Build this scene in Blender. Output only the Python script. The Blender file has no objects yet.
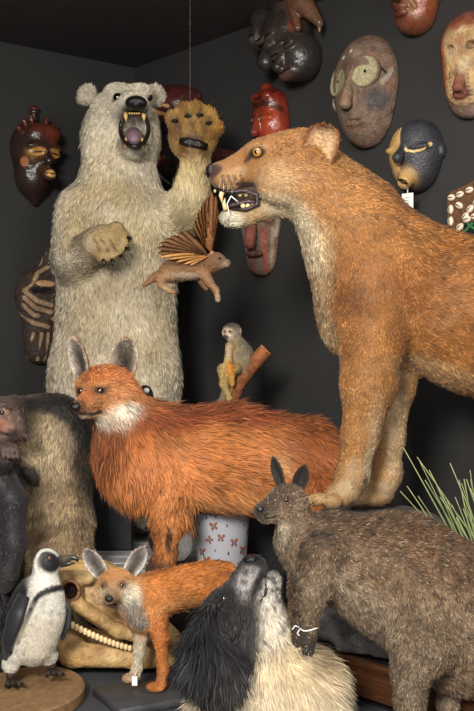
import bpy, math
import numpy as np
from mathutils import Vector
from mathutils.bvhtree import BVHTree
from mathutils.kdtree import KDTree

rng = np.random.default_rng(7)
COLL = bpy.context.scene.collection
F = 1110.0                      # focal length in pixels of a 474 x 711 frame
CX, CY, CAMZ = 237.0, 355.5, 0.98
A = lambda *v: np.array(v, dtype=np.float64)


def lin(c):
    c = np.asarray(c, dtype=np.float64) / 255.0
    return np.where(c <= 0.04045, c / 12.92, ((c + 0.055) / 1.055) ** 2.4)


def unit(v):
    v = np.asarray(v, dtype=np.float64)
    return v / (np.linalg.norm(v, axis=-1, keepdims=True) + 1e-12)


def PX(x, y, d):
    """point at depth d on the line of sight of pixel x, y"""
    return A((x - CX) / F * d, d, CAMZ - (y - CY) / F * d)


# ------------------------------------------------------------------ noise
_perm = rng.random(4096)


def vnoise(p, freq, seed=0):
    p = np.asarray(p) * freq + 1000.0 + seed * 17.3
    i = np.floor(p).astype(np.int64)
    f = p - i
    f = f * f * (3 - 2 * f)
    out = np.zeros(len(p))
    for dx in (0, 1):
        wx = f[:, 0] if dx else 1 - f[:, 0]
        for dy in (0, 1):
            wy = f[:, 1] if dy else 1 - f[:, 1]
            for dz in (0, 1):
                wz = f[:, 2] if dz else 1 - f[:, 2]
                h = ((i[:, 0] + dx) * 73856093 ^ (i[:, 1] + dy) * 19349663 ^ (i[:, 2] + dz) * 83492791) & 4095
                out += wx * wy * wz * _perm[h]
    return out * 2 - 1


# ------------------------------------------------------------------ materials
MATS = {}


def mat_attr(name, rough=0.6, spec=0.3, sheen=0.0, trans=0.0, bump=0.0, bscale=60.0, var=0.0, vscale=8.0, coat=0.0, metal=0.0, wear=None, fleck=0.0):
    """material whose colour comes from the painted colour attribute, with procedural mottling and relief"""
    if name in MATS:
        return MATS[name]
    m = bpy.data.materials.new(name)
    m.use_nodes = True
    nt = m.node_tree
    N, L = nt.nodes, nt.links
    N.clear()
    out = N.new('ShaderNodeOutputMaterial')
    b = N.new('ShaderNodeBsdfPrincipled')
    b.inputs['Roughness'].default_value = rough
    b.inputs['Specular IOR Level'].default_value = spec
    b.inputs['Metallic'].default_value = metal
    b.inputs['Coat Weight'].default_value = coat
    b.inputs['Coat Roughness'].default_value = 0.25
    if sheen:
        b.inputs['Sheen Weight'].default_value = sheen
        b.inputs['Sheen Roughness'].default_value = 0.5
    at = N.new('ShaderNodeAttribute')
    at.attribute_name = 'Col'
    col = at.outputs['Color']
    tc = N.new('ShaderNodeTexCoord')
    if var:
        nz = N.new('ShaderNodeTexNoise')
        nz.inputs['Scale'].default_value = vscale
        nz.inputs['Detail'].default_value = 6
        nz.inputs['Roughness'].default_value = 0.65
        L.new(tc.outputs['Object'], nz.inputs['Vector'])
        mp = N.new('ShaderNodeMapRange')
        mp.inputs['From Min'].default_value = 0.3
        mp.inputs['From Max'].default_value = 0.7
        mp.inputs['To Min'].default_value = 1 - var
        mp.inputs['To Max'].default_value = 1 + var
        L.new(nz.outputs['Fac'], mp.inputs['Value'])
        vm = N.new('ShaderNodeVectorMath')
        vm.operation = 'SCALE'
        L.new(col, vm.inputs[0])
        L.new(mp.outputs['Result'], vm.inputs['Scale'])
        col = vm.outputs['Vector']
    if wear is not None:
        nz = N.new('ShaderNodeTexNoise')
        nz.inputs['Scale'].default_value = vscale * 2.3
        nz.inputs['Detail'].default_value = 8
        nz.inputs['Roughness'].default_value = 0.7
        L.new(tc.outputs['Object'], nz.inputs['Vector'])
        mp = N.new('ShaderNodeMapRange')
        mp.inputs['From Min'].default_value = 0.56
        mp.inputs['From Max'].default_value = 0.66
        L.new(nz.outputs['Fac'], mp.inputs['Value'])
        mx = N.new('ShaderNodeMix')
        mx.data_type = 'RGBA'
        mu = N.new('ShaderNodeMath')
        mu.operation = 'MULTIPLY'
        mu.inputs[1].default_value = wear[1]
        L.new(mp.outputs['Result'], mu.inputs[0])
        L.new(mu.outputs[0], mx.inputs['Factor'])
        L.new(col, mx.inputs['A'])
        mx.inputs['B'].default_value = (*lin(wear[0]), 1)
        col = mx.outputs['Result']
    L.new(col, b.inputs['Base Color'])
    if bump:
        nz = N.new('ShaderNodeTexNoise')
        nz.inputs['Scale'].default_value = bscale
        nz.inputs['Detail'].default_value = 5
        L.new(tc.outputs['Object'], nz.inputs['Vector'])
        bp = N.new('ShaderNodeBump')
        bp.inputs['Strength'].default_value = bump
        bp.inputs['Distance'].default_value = 0.01
        L.new(nz.outputs['Fac'], bp.inputs['Height'])
        L.new(bp.outputs['Normal'], b.inputs['Normal'])
    if trans:
        tr = N.new('ShaderNodeBsdfTranslucent')
        L.new(col, tr.inputs['Color'])
        ms = N.new('ShaderNodeMixShader')
        ms.inputs[0].default_value = trans
        L.new(b.outputs[0], ms.inputs[1])
        L.new(tr.outputs[0], ms.inputs[2])
        L.new(ms.outputs[0], out.inputs[0])
    else:
        L.new(b.outputs[0], out.inputs[0])
    MATS[name] = m
    return m


# ------------------------------------------------------------------ objects
ORG = {}


def mesh_from(name, V, faces, cols, mat, smooth=True, mats=None, fmat=None):
    """faces: list of int arrays (n,3)/(n,4) or ragged lists"""
    me = bpy.data.meshes.new(name)
    V = np.asarray(V, dtype=np.float32)
    me.vertices.add(len(V))
    me.vertices.foreach_set('co', V.ravel())
    loops, starts, tot = [], [], 0
    for f in faces:
        f = np.asarray(f, dtype=np.int32)
        if len(f) == 0:
            continue
        n, k = f.shape
        loops.append(f.ravel())
        starts.append(tot + np.arange(n, dtype=np.int32) * k)
        tot += n * k
    loops = np.concatenate(loops)
    starts = np.concatenate(starts)
    me.loops.add(len(loops))
    me.loops.foreach_set('vertex_index', loops)
    me.polygons.add(len(starts))
    me.polygons.foreach_set('loop_start', starts)
    if cols is not None:
        cols = np.asarray(cols, dtype=np.float32)
        if cols.ndim == 1:
            cols = np.tile(cols, (len(V), 1))
        c4 = np.ones((len(V), 4), dtype=np.float32)
        c4[:, :3] = np.clip(cols, 0, 1)
        a = me.color_attributes.new('Col', 'FLOAT_COLOR', 'POINT')
        a.data.foreach_set('color', c4.ravel())
    me.update(calc_edges=True)
    me.validate()
    me.polygons.foreach_set('use_smooth', np.full(len(me.polygons), smooth, dtype=bool))
    me.materials.append(mat)
    return me


def link(name, V, faces, cols, mat, parent=None, smooth=True):
    """one mesh object; V in world space, origin at its base (or its parent's frame)"""
    V = np.asarray(V, dtype=np.float64)
    lo, hi = V.min(0), V.max(0)
    o = A((lo[0] + hi[0]) / 2, (lo[1] + hi[1]) / 2, lo[2])
    ob = bpy.data.objects.new(name, mesh_from(name, V - o, faces, cols, mat, smooth))
    COLL.objects.link(ob)
    if parent is not None:
        ob.parent = parent
        ob.location = Vector(o - ORG[parent.name])
    else:
        ob.location = Vector(o)
    ORG[ob.name] = o
    return ob


def tag(o, label=None, cat=None, group=None, kind=None):
    if label:
        o['label'] = label
    if cat:
        o['category'] = cat
    if group:
        o['group'] = group
    if kind:
        o['kind'] = kind
    return o


def empty(name, loc):
    o = bpy.data.objects.new(name, None)
    COLL.objects.link(o)
    o.location = Vector(loc)
    ORG[o.name] = np.asarray(loc, dtype=np.float64)
    return o


class MB:
    """collects shapes into one mesh"""

    def __init__(s):
        s.V, s.Q, s.T, s.C, s.n = [], [], [], [], 0

    def add(s, V, Q=None, T=None, col=(0.5, 0.5, 0.5)):
        V = np.asarray(V, dtype=np.float64)
        s.V.append(V)
        c = np.asarray(col, dtype=np.float64)
        s.C.append(np.tile(c, (len(V), 1)) if c.ndim == 1 else c)
        if Q is not None and len(Q):
            s.Q.append(np.asarray(Q) + s.n)
        if T is not None and len(T):
            s.T.append(np.asarray(T) + s.n)
        s.n += len(V)
        return s

    def tube(s, pts, rad, col=(0.5, 0.5, 0.5), seg=10, flat=None, cap=True):
        """tube through points; flat=(axis, factor) squashes the section along an axis"""
        pts = np.asarray(pts, dtype=np.float64)
        n = len(pts)
        rad = np.broadcast_to(np.asarray(rad, dtype=np.float64), (n,))
        t = unit(np.gradient(pts, axis=0))
        up = A(0.13, 0.31, 0.94)
        if abs(t[0] @ unit(up)) > 0.9:
            up = A(1, 0.2, 0.1)
        V = []
        x = unit(np.cross(t[0], up))
        for i in range(n):
            x = unit(x - t[i] * (x @ t[i]))
            y = np.cross(t[i], x)
            a = np.linspace(0, 2 * np.pi, seg, endpoint=False)
            off = (np.cos(a)[:, None] * x + np.sin(a)[:, None] * y) * rad[i]
            if flat is not None:
                ax = unit(flat[0])
                off -= (off @ ax)[:, None] * ax * (1 - flat[1])
            V.append(pts[i] + off)
        V = np.concatenate(V)
        Q = []
        for i in range(n - 1):
            for j in range(seg):
                k = (j + 1) % seg
                Q.append((i * seg + j, i * seg + k, (i + 1) * seg + k, (i + 1) * seg + j))
        T = []
        if cap:
            V = np.concatenate([V, pts[:1], pts[-1:]])
            for j in range(seg):
                k = (j + 1) % seg
                T.append((n * seg, k, j))
                T.append((n * seg + 1, (n - 1) * seg + j, (n - 1) * seg + k))
        c = np.asarray(col, dtype=np.float64)
        if c.ndim == 2:
            cc = np.repeat(c, seg, axis=0)
            if cap:
                cc = np.concatenate([cc, c[:1], c[-1:]])
            c = cc
        return s.add(V, Q, T, c)

    def ball(s, c, r, col=(0.5, 0.5, 0.5), axes=None, seg=16, rings=10):
        r = np.broadcast_to(np.asarray(r, dtype=np.float64), (3,))
        axes = np.eye(3) if axes is None else np.asarray(axes)
        V = [A(0, 0, 1)]
        for i in range(1, rings):
            th = math.pi * i / rings
            for j in range(seg):
                ph = 2 * math.pi * j / seg
                V.append(A(math.sin(th) * math.cos(ph), math.sin(th) * math.sin(ph), math.cos(th)))
        V.append(A(0, 0, -1))
        V = np.array(V)
        if callable(col):
            col = np.array([col(v) for v in V])
        W = np.asarray(c) + (V * r) @ axes
        Q, T = [], []
        for j in range(seg):
            k = (j + 1) % seg
            T.append((0, 1 + j, 1 + k))
            T.append((len(V) - 1, 1 + (rings - 2) * seg + k, 1 + (rings - 2) * seg + j))
            for i in range(rings - 2):
                Q.append((1 + i * seg + j, 1 + (i + 1) * seg + j, 1 + (i + 1) * seg + k, 1 + i * seg + k))
        return s.add(W, Q, T, col)

    def box(s, c, h, col=(0.5, 0.5, 0.5), axes=None, bev=0.0):
        axes = np.eye(3) if axes is None else np.asarray(axes)
        h = np.asarray(h, dtype=np.float64)
        if not bev:
            V = np.array([(x, y, z) for x in (-1, 1) for y in (-1, 1) for z in (-1, 1)], dtype=float) * h
            Q = [(0, 1, 3, 2), (4, 6, 7, 5), (0, 4, 5, 1), (2, 3, 7, 6), (0, 2, 6, 4), (1, 5, 7, 3)]
            return s.add(np.asarray(c) + V @ axes, Q, None, col)
        V, idx = [], {}
        for x in (-1, 1):
            for y in (-1, 1):
                for z in (-1, 1):
                    sg = A(x, y, z)
                    for a in range(3):
                        v = sg * (h - bev)
                        v[a] = sg[a] * h[a]
                        idx[(x, y, z, a)] = len(V)
                        V.append(v)
        Q, T = [], []
        for a in range(3):
            b, d = [(1, 2), (2, 0), (0, 1)][a]
            for sgn in (-1, 1):
                ring = []
                for (p, q) in ((-1, -1), (1, -1), (1, 1), (-1, 1)):
                    t = [0, 0, 0]
                    t[a], t[b], t[d] = sgn, p, q
                    ring.append(idx[(*t, a)])
                Q.append(ring if sgn > 0 else ring[::-1])
            for p in (-1, 1):
                for q in (-1, 1):
                    t0, t1 = [0, 0, 0], [0, 0, 0]
                    t0[a], t0[b], t0[d] = -1, p, q
                    t1[a], t1[b], t1[d] = 1, p, q
                    r_ = [idx[(*t0, b)], idx[(*t1, b)], idx[(*t1, d)], idx[(*t0, d)]]
                    Q.append(r_ if p * q < 0 else r_[::-1])
        for x in (-1, 1):
            for y in (-1, 1):
                for z in (-1, 1):
                    t = [idx[(x, y, z, 0)], idx[(x, y, z, 1)], idx[(x, y, z, 2)]]
                    T.append(t if x * y * z > 0 else t[::-1])
        return s.add(np.asarray(c) + np.array(V) @ axes, Q, T, col)

    def prism(s, pts2, O, ex, ey, ez, th, col=(0.5, 0.5, 0.5)):
        """outline pts2 (convex-ish, fan from centre) in plane ex/ey, thickness th along ez"""
        p = np.asarray(pts2, dtype=float)
        n = len(p)
        cen = p.mean(0)
        f = O + p[:, :1] * ex + p[:, 1:] * ey
        c0 = O + cen[0] * ex + cen[1] * ey
        V = np.concatenate([f, f + ez * th, [c0], [c0 + ez * th]])
        Q, T = [], []
        for i in range(n):
            k = (i + 1) % n
            Q.append((i, k, n + k, n + i))
            T.append((2 * n, k, i))
            T.append((2 * n + 1, n + i, n + k))
        return s.add(V, Q, T, col)

    def build(s, name, mat, parent=None, smooth=True):
        fs = []
        if s.Q:
            fs.append(np.concatenate(s.Q))
        if s.T:
            fs.append(np.concatenate(s.T))
        return link(name, np.concatenate(s.V), fs, np.concatenate(s.C), mat, parent, smooth)


class Each:
    """like MB, but every shape becomes a part of its own"""

    def __init__(s, name, mat, parent):
        s.a = (name, mat, parent)

    def tube(s, *a, **k):
        MB().tube(*a, **k).build(*s.a)

    def ball(s, *a, **k):
        MB().ball(*a, **k).build(*s.a)


# ------------------------------------------------------------------ distance-field bodies
def smin(a, b, k):
    h = np.maximum(k - np.abs(a - b), 0) / k
    return np.minimum(a, b) - h * h * k * 0.25


def smax(a, b, k):
    return -smin(-a, -b, k)


def surface_nets(f, org, h):
    nx, ny, nz = f.shape
    ins = f < 0
    cnt = np.zeros((nx - 1, ny - 1, nz - 1), dtype=np.int8)
    for dx in (0, 1):
        for dy in (0, 1):
            for dz in (0, 1):
                cnt += ins[dx:nx - 1 + dx, dy:ny - 1 + dy, dz:nz - 1 + dz]
    act = (cnt > 0) & (cnt < 8)
    ci = np.argwhere(act)
    idx = np.full(act.shape, -1, dtype=np.int64)
    idx[act] = np.arange(len(ci))
    cv = {}
    for dx in (0, 1):
        for dy in (0, 1):
            for dz in (0, 1):
                cv[(dx, dy, dz)] = f[ci[:, 0] + dx, ci[:, 1] + dy, ci[:, 2] + dz].astype(np.float64)
    acc = np.zeros((len(ci), 3))
    num = np.zeros(len(ci))
    for ax in range(3):
        for p in (0, 1):
            for q in (0, 1):
                a = [p, q]
                a.insert(ax, 0)
                b = [p, q]
                b.insert(ax, 1)
                va, vb = cv[tuple(a)], cv[tuple(b)]
                m = (va < 0) != (vb < 0)
                t = np.where(m, va / np.where(m, va - vb, 1), 0)
                pos = np.tile(np.array(a, dtype=float), (len(ci), 1))
                pos[:, ax] = t
                acc += np.where(m[:, None], pos, 0)
                num += m
    V = org + (ci + acc / num[:, None]) * h
    Q = []
    for ax in range(3):
        sl0, sl1 = [slice(None)] * 3, [slice(None)] * 3
        sl0[ax], sl1[ax] = slice(0, -1), slice(1, None)
        a, b = ins[tuple(sl0)], ins[tuple(sl1)]
        e = np.argwhere(a != b)
        s_ = a[a != b]
        o1, o2 = [(1, 2), (2, 0), (0, 1)][ax]
        ok = (e[:, o1] > 0) & (e[:, o2] > 0) & (e[:, o1] < f.shape[o1] - 1) & (e[:, o2] < f.shape[o2] - 1)
        e, s_ = e[ok], s_[ok]
        c = []
        for (p, q) in ((1, 1), (0, 1), (0, 0), (1, 0)):
            g = e.copy()
            g[:, o1] -= p
            g[:, o2] -= q
            c.append(idx[g[:, 0], g[:, 1], g[:, 2]])
        c = np.stack(c, 1)
        c[~s_] = c[~s_][:, ::-1]
        Q.append(c)
    return V, np.concatenate(Q)


def vert_normals(V, Q):
    n = np.cross(V[Q[:, 2]] - V[Q[:, 0]], V[Q[:, 3 if Q.shape[1] == 4 else 1]] - V[Q[:, 1]])
    if Q.shape[1] == 3:
        n = np.cross(V[Q[:, 1]] - V[Q[:, 0]], V[Q[:, 2]] - V[Q[:, 0]])
    N = np.zeros_like(V)
    for k in range(Q.shape[1]):
        np.add.at(N, Q[:, k], n)
    return unit(N)


def relax(V, Q, it=2, lam=0.5):
    e = np.concatenate([Q[:, [0, 1]], Q[:, [1, 2]], Q[:, [2, 3]], Q[:, [3, 0]]])
    e = np.concatenate([e, e[:, ::-1]])
    deg = np.bincount(e[:, 0], minlength=len(V)).astype(float)
    for i in range(it):
        for l in (lam, -lam * 1.02):
            S = np.stack([np.bincount(e[:, 0], V[e[:, 1], k], len(V)) for k in range(3)], 1)
            V = V + l * (S / np.maximum(deg, 1)[:, None] - V)
    return V


def make_fur(V, Q, col, dr, Ln, n, L=0.02, w=0.0015, lay=0.7, jit=0.25, clump=0.4, nclump=None, var=0.18, root=0.7, tip=1.1,
             nfreq=30.0, namp=0.5, droop=0.0, colnoise=0.15, cfreq=40.0, back=0.3, salt=0.0, saltcol=(1, 1, 1), lvar=0.4):
    """tapered hair ribbons rooted on the surface and combed along the coat's direction"""
    if Q.shape[1] == 4:
        T = np.concatenate([Q[:, [0, 1, 2]], Q[:, [0, 2, 3]]])
    else:
        T = Q
    a, b, c = V[T[:, 0]], V[T[:, 1]], V[T[:, 2]]
    fn = np.cross(b - a, c - a)
    area = np.linalg.norm(fn, axis=1) * 0.5
    fn = unit(fn)
    cen = (a + b + c) / 3
    toc = unit(A(0, 0, CAMZ) - cen)
    facing = (fn * toc).sum(1)
    wgt = area * np.where(facing > -0.15, 1.0, back) * np.clip(Ln[T].mean(1) * 6, 0, 1)
    cdf = np.cumsum(wgt)
    pick = np.searchsorted(cdf, rng.random(n) * cdf[-1])
    pick = np.clip(pick, 0, len(T) - 1)
    r1, r2 = rng.random(n), rng.random(n)
    s1 = np.sqrt(r1)
    bar = np.stack([1 - s1, s1 * (1 - r2), s1 * r2], 1)
    ti = T[pick]
    N = vert_normals(V, Q)
    mixv = lambda arr: (arr[ti] * (bar[:, :, None] if arr.ndim == 2 else bar)).sum(1)
    p, nn, d, cc, ll = mixv(V), unit(mixv(N)), mixv(dr), mixv(col), mixv(Ln)
    # direction
    noi = np.stack([vnoise(p, nfreq, k) for k in range(3)], 1) * namp
    d = unit(d) + noi
    d = d - nn * (d * nn).sum(1, keepdims=True)
    d = unit(d)
    side = np.cross(d, nn)
    dd = unit(d * lay + nn * (1 - lay) + rng.normal(0, jit, (n, 3)) * 0.6)
    dd = unit(dd + nn * np.maximum(0.06 - (dd * nn).sum(1, keepdims=True), 0))
    le = L * ll * (1 - lvar + 2 * lvar * rng.random(n) * rng.random(n) * 1.2)
    le = le[:, None]
    mid = p + dd * le * 0.55
    d2 = unit(dd * 0.75 + d * 0.35 + A(0, 0, -1) * droop)
    tp = mid + d2 * le * 0.5
    if clump > 0:
        m = nclump or max(50, n // 14)
        ids = rng.choice(n, m, replace=False)
        # nearest lock by a hashed grid walk
        kd = KDTree(m)
        for j, q in enumerate(p[ids]):
            kd.insert(q, j)
        kd.balance()
        near = np.array([kd.find(q)[1] for q in p])
        gid = ids[near]
        rel = (tp[gid] - p[gid]) / le[gid] * le + p
        goal = tp[gid] * 0.75 + rel * 0.25
        lim = np.linalg.norm(goal - p, axis=1, keepdims=True)
        cl = clump * (0.5 + 0.5 * rng.random((n, 1)))
        ok = (lim < le * 2.2)
        tp = np.where(ok, tp * (1 - cl) + goal * cl, tp)
        mid = np.where(ok, mid * (1 - cl * 0.45) + (p + (goal - p) * 0.5) * cl * 0.45, mid)
        lockv = rng.normal(0, 1, m)[near]
    else:
        lockv = rng.normal(0, 1, n)
    p = p - nn * 0.0015
    ww = w * (0.6 + 0.8 * rng.random((n, 1)))
    tw = rng.normal(0, 0.35, (n, 1))
    side = unit(side + nn * tw)
    P5 = np.stack([p - side * ww, p + side * ww, mid - side * ww * 0.8, mid + side * ww * 0.8, tp], 1)
    br = 1 + var * (0.6 * lockv + 0.7 * rng.normal(0, 1, n)) + colnoise * vnoise(p, cfreq, 5)
    br = np.clip(br, 0.35, 1.9)[:, None]
    cb = cc * br
    if salt:
        sm = rng.random(n) < salt
        cb[sm] = cb[sm] * 0.3 + np.asarray(saltcol) * 0.7
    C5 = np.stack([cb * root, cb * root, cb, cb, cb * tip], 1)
    base = np.arange(n)[:, None] * 5
    return P5.reshape(-1, 3), base + A(0, 1, 3, 2).astype(int), base + A(2, 3, 4).astype(int), C5.reshape(-1, 3)


class Body:
    """an organic form: smooth union of limbs and lobes, meshed as one continuous surface.
    Points are given by where they are seen (x, y) and how far behind (+) or in front (-) of depth D they lie, in units of s metres;
    with a frame (O, ex, ey, ez) they are plain coordinates of that frame."""

    def __init__(s, D=None, frame=None, scale=None, vox=0.007, sig=0.012):
        s.D, s.vox, s.sig = D, vox, sig
        if frame is None:
            s.s = D / F
            s.ax = np.array([[1, 0, 0], [0, 0, -1], [0, 1, 0]], dtype=float)
            s.O = None
        else:
            s.s = scale
            s.O = np.asarray(frame[0], dtype=float)
            s.ax = np.array(frame[1:], dtype=float)
        s.pr = []
        s.paints = []

    def P(s, p):
        x, y = p[0], p[1]
        z = p[2] if len(p) > 2 else 0.0
        if s.O is None:
            return PX(x, y, s.D + z * s.s)
        return s.O + (s.ax[0] * x + s.ax[1] * y + s.ax[2] * z) * s.s

    def vec(s, v):
        v = list(v) + [0] * (3 - len(v))
        return s.ax[0] * v[0] + s.ax[1] * v[1] + s.ax[2] * v[2]

    def c(s, a, b, ra, rb, col, k=8, L=1.0, dir=None, fz=1.0, fy=1.0, sub=False):
        a_, b_ = s.P(a), s.P(b)
        d = unit(s.vec(dir)) if dir is not None else unit(b_ - a_)
        s.pr.append(dict(t='c', a=a_, b=b_, ra=ra * s.s, rb=rb * s.s, col=lin(col), k=k * s.s, L=L, d=d, fz=fz, fy=fy, sub=sub))
        return s

    def chain(s, pts, col, k=8, **kw):
        """pts: (x, y, z, r) one after another"""
        for p, q in zip(pts[:-1], pts[1:]):
            s.c(p[:3], q[:3], p[3], q[3], col, k, **kw)
        return s

    def e(s, c, r, col, k=8, rot=0.0, yaw=0.0, L=1.0, dir=(1, 0, 0), sub=False):
        """ellipsoid with radii along x, y, depth; rot turns it in the picture plane (clockwise), yaw about the vertical"""
        c_ = s.P(c)
        ca, sa = math.cos(math.radians(rot)), math.sin(math.radians(rot))
        cy, sy = math.cos(math.radians(yaw)), math.sin(math.radians(yaw))
        l0 = A(ca * cy, sa, ca * sy)
        l2 = A(-sy, 0, cy)
        l1 = np.cross(l2, l0)
        R = np.array([l0, l1, l2]) @ s.ax
        s.pr.append(dict(t='e', c=c_, r=np.asarray(r, dtype=float) * s.s, R=R, col=lin(col), k=k * s.s, L=L, d=unit(s.vec(dir)), sub=sub))
        return s

    def dist(s, p, X, Y, Z):
        if p['t'] == 'c':
            a, b = p['a'], p['b']
            ba = b - a
            x, y, z = X - a[0], Y - a[1], Z - a[2]
            t = np.clip((x * ba[0] + y * ba[1] + z * ba[2]) / (ba @ ba + 1e-12), 0, 1)
            x, y, z = x - t * ba[0], y - t * ba[1], z - t * ba[2]
            if p['fz'] != 1.0 or p['fy'] != 1.0:
                w = s.ax[2]
                q = x * w[0] + y * w[1] + z * w[2]
                e = q / p['fz'] - q
                x, y, z = x + w[0] * e, y + w[1] * e, z + w[2] * e
                if p['fy'] != 1.0:
                    w = s.ax[1]
                    q = x * w[0] + y * w[1] + z * w[2]
                    e = q / p['fy'] - q
                    x, y, z = x + w[0] * e, y + w[1] * e, z + w[2] * e
            return np.sqrt(x * x + y * y + z * z) - (p['ra'] + t * (p['rb'] - p['ra']))
        c, r, R = p['c'], p['r'], p['R']
        x, y, z = X - c[0], Y - c[1], Z - c[2]
        q0 = (x * R[0, 0] + y * R[0, 1] + z * R[0, 2]) / r[0]
        q1 = (x * R[1, 0] + y * R[1, 1] + z * R[1, 2]) / r[1]
        q2 = (x * R[2, 0] + y * R[2, 1] + z * R[2, 2]) / r[2]
        k0 = np.sqrt(q0 * q0 + q1 * q1 + q2 * q2)
        k1 = np.sqrt((q0 / r[0]) ** 2 + (q1 / r[1]) ** 2 + (q2 / r[2]) ** 2) + 1e-9
        return k0 * (k0 - 1.0) / k1

    def bounds(s, p, m):
        if p['t'] == 'c':
            f = max(1, p['fz'], p['fy'])
            R = max(p['ra'], p['rb']) * f + m
            return np.minimum(p['a'], p['b']) - R, np.maximum(p['a'], p['b']) + R
        R = np.sqrt(((p['R'] * p['r'][:, None]) ** 2).sum(0)) + m
        return p['c'] - R, p['c'] + R

    def mesh(s, clip_z=None, rl=2, plane=None):
        h = s.vox
        bs = [s.bounds(p, p['k'] + 4 * h) for p in s.pr if not p['sub']]
        lo = np.min([b[0] for b in bs], 0)
        hi = np.max([b[1] for b in bs], 0)
        n = np.ceil((hi - lo) / h).astype(int) + 1
        f = np.full(n, 0.05, dtype=np.float32)
        g = [(lo[i] + np.arange(n[i]) * h).astype(np.float32) for i in range(3)]
        for p in s.pr:
            b0, b1 = s.bounds(p, p['k'] + 3 * h)
            i0 = np.clip(np.floor((b0 - lo) / h).astype(int), 0, n)
            i1 = np.clip(np.ceil((b1 - lo) / h).astype(int) + 1, 0, n)
            if np.any(i1 <= i0):
                continue
            sl = tuple(slice(i0[k], i1[k]) for k in range(3))
            d = s.dist(p, g[0][sl[0]][:, None, None], g[1][sl[1]][None, :, None], g[2][sl[2]][None, None, :])
            f[sl] = smax(f[sl], -d, p['k']) if p['sub'] else smin(f[sl], d, p['k'])
        if clip_z is not None:
            f = np.maximum(f, (clip_z - g[2])[None, None, :])
        if plane is not None:
            po, pn = plane
            f = np.maximum(f, ((g[0] - po[0]) * pn[0])[:, None, None] + ((g[1] - po[1]) * pn[1])[None, :, None] + ((g[2] - po[2]) * pn[2])[None, None, :])
        f[0], f[-1] = 0.05, 0.05
        f[:, 0], f[:, -1] = 0.05, 0.05
        f[:, :, 0], f[:, :, -1] = 0.05, 0.05
        V, Q = surface_nets(f, lo, h)
        V = relax(V, Q, rl)
        s.V, s.Q = V, Q
        s.N = vert_normals(V, Q)
        # coat colour, direction and length blended from the nearest limbs
        W = np.zeros(len(V))
        C = np.zeros((len(V), 3))
        Dn = np.zeros((len(V), 3))
        Ln = np.zeros(len(V))
        for p in s.pr:
            d = s.dist(p, V[:, 0], V[:, 1], V[:, 2])
            if p['sub']:
                d = np.abs(d) * 3.0 - 0.4 * s.sig
            else:
                d = np.maximum(d, -s.sig)
            w = np.exp(-np.clip(d / s.sig, -3, 30)) + 1e-13
            W += w
            C += w[:, None] * p['col']
            Dn += w[:, None] * p['d']
            Ln += w * p['L']
        s.col, s.dir, s.Ln = C / W[:, None], Dn / W[:, None] + 1e-6, Ln / W
        s.bvh = BVHTree.FromPolygons([tuple(v) for v in V], [tuple(int(i) for i in q) for q in Q])
        return s

    def hit(s, x, y):
        """surface point and normal met by the line of sight of pixel x, y (or straight into the frame)"""
        if s.O is None:
            o, d = A(0, 0, CAMZ), unit(PX(x, y, 1.0) - A(0, 0, CAMZ))
        else:
            o, d = s.P((x, y, -400)), s.ax[2]
        loc, nor, _, _ = s.bvh.ray_cast(Vector(o), Vector(d))
        if loc is None:
            loc, nor, _, _ = s.bvh.find_nearest(Vector(s.P((x, y, 0))))
        return np.array(loc), np.array(nor)

    def paint(s, x, y, r, col, soft=0.5, op=1.0, L=None, z=None, ry=None, rz=None, rot=0.0, wob=0.0):
        """a coat or paint patch: an ellipsoid round the surface point there (or at depth z)"""
        c = s.hit(x, y)[0] if z is None else s.P((x, y, z))
        ry = r if ry is None else ry
        rz = max(r, ry) if rz is None else rz
        ca, sa = math.cos(math.radians(rot)), math.sin(math.radians(rot))
        R = np.array([[ca, sa, 0], [-sa, ca, 0], [0, 0, 1]]) @ s.ax
        q = (s.V - c) @ R.T / (A(r, ry, rz) * s.s)
        d = np.linalg.norm(q, axis=1)
        if wob:
            d = d + wob * vnoise(s.V, 0.25 / (r * s.s) * 4, 3)
        m = np.clip((1 + soft / 2 - d) / max(soft, 1e-3), 0, 1)
        m = (m * m * (3 - 2 * m) * op)
        if col is not None:
            s.col = s.col * (1 - m[:, None]) + lin(col) * m[:, None]
        if L is not None:
            s.Ln = s.Ln * (1 - m) + L * m
        return s

    def stroke(s, pts, r, col, soft=0.5, op=1.0, L=None, r2=None):
        """a painted line or stripe running over the surface through the seen points"""
        H = np.array([s.hit(p[0], p[1])[0] if len(p) == 2 else s.P(p) for p in pts])
        d = np.full(len(s.V), 9.0)
        m = len(H) - 1
        for i in range(m):
            a, b = H[i], H[i + 1]
            t = np.clip(((s.V - a) @ (b - a)) / ((b - a) @ (b - a) + 1e-12), 0, 1)
            rr = r if r2 is None else r + (r2 - r) * (i + t) / m
            d = np.minimum(d, np.linalg.norm(s.V - a - t[:, None] * (b - a), axis=1) / (rr * s.s))
        k = np.clip((1 + soft / 2 - d) / max(soft, 1e-3), 0, 1)
        k = k * k * (3 - 2 * k) * op
        s.col = s.col * (1 - k[:, None]) + lin(col) * k[:, None]
        if L is not None:
            s.Ln = s.Ln * (1 - k) + L * k
        return s

    def finish(s, name, mat, fur=None, parent=None, skin=0.75, sat=1.0, gain=(1, 1, 1)):
        lum = s.col @ A(.3, .6, .1)
        s.col = np.clip(lum[:, None] + (s.col - lum[:, None]) * sat, 0.002, 1) * A(*gain)
        faces = [s.Q]
        V, C = s.V, s.col.copy()
        if fur:
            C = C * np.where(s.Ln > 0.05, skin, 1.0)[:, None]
            fv, fq, ft, fc = make_fur(s.V, s.Q, s.col, s.dir, s.Ln, **fur)
            faces = [np.concatenate([s.Q, fq + len(V)]), ft + len(V)]
            V = np.concatenate([V, fv])
            C = np.concatenate([C, fc])
        return link(name, V, faces, C, mat, parent)


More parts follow.
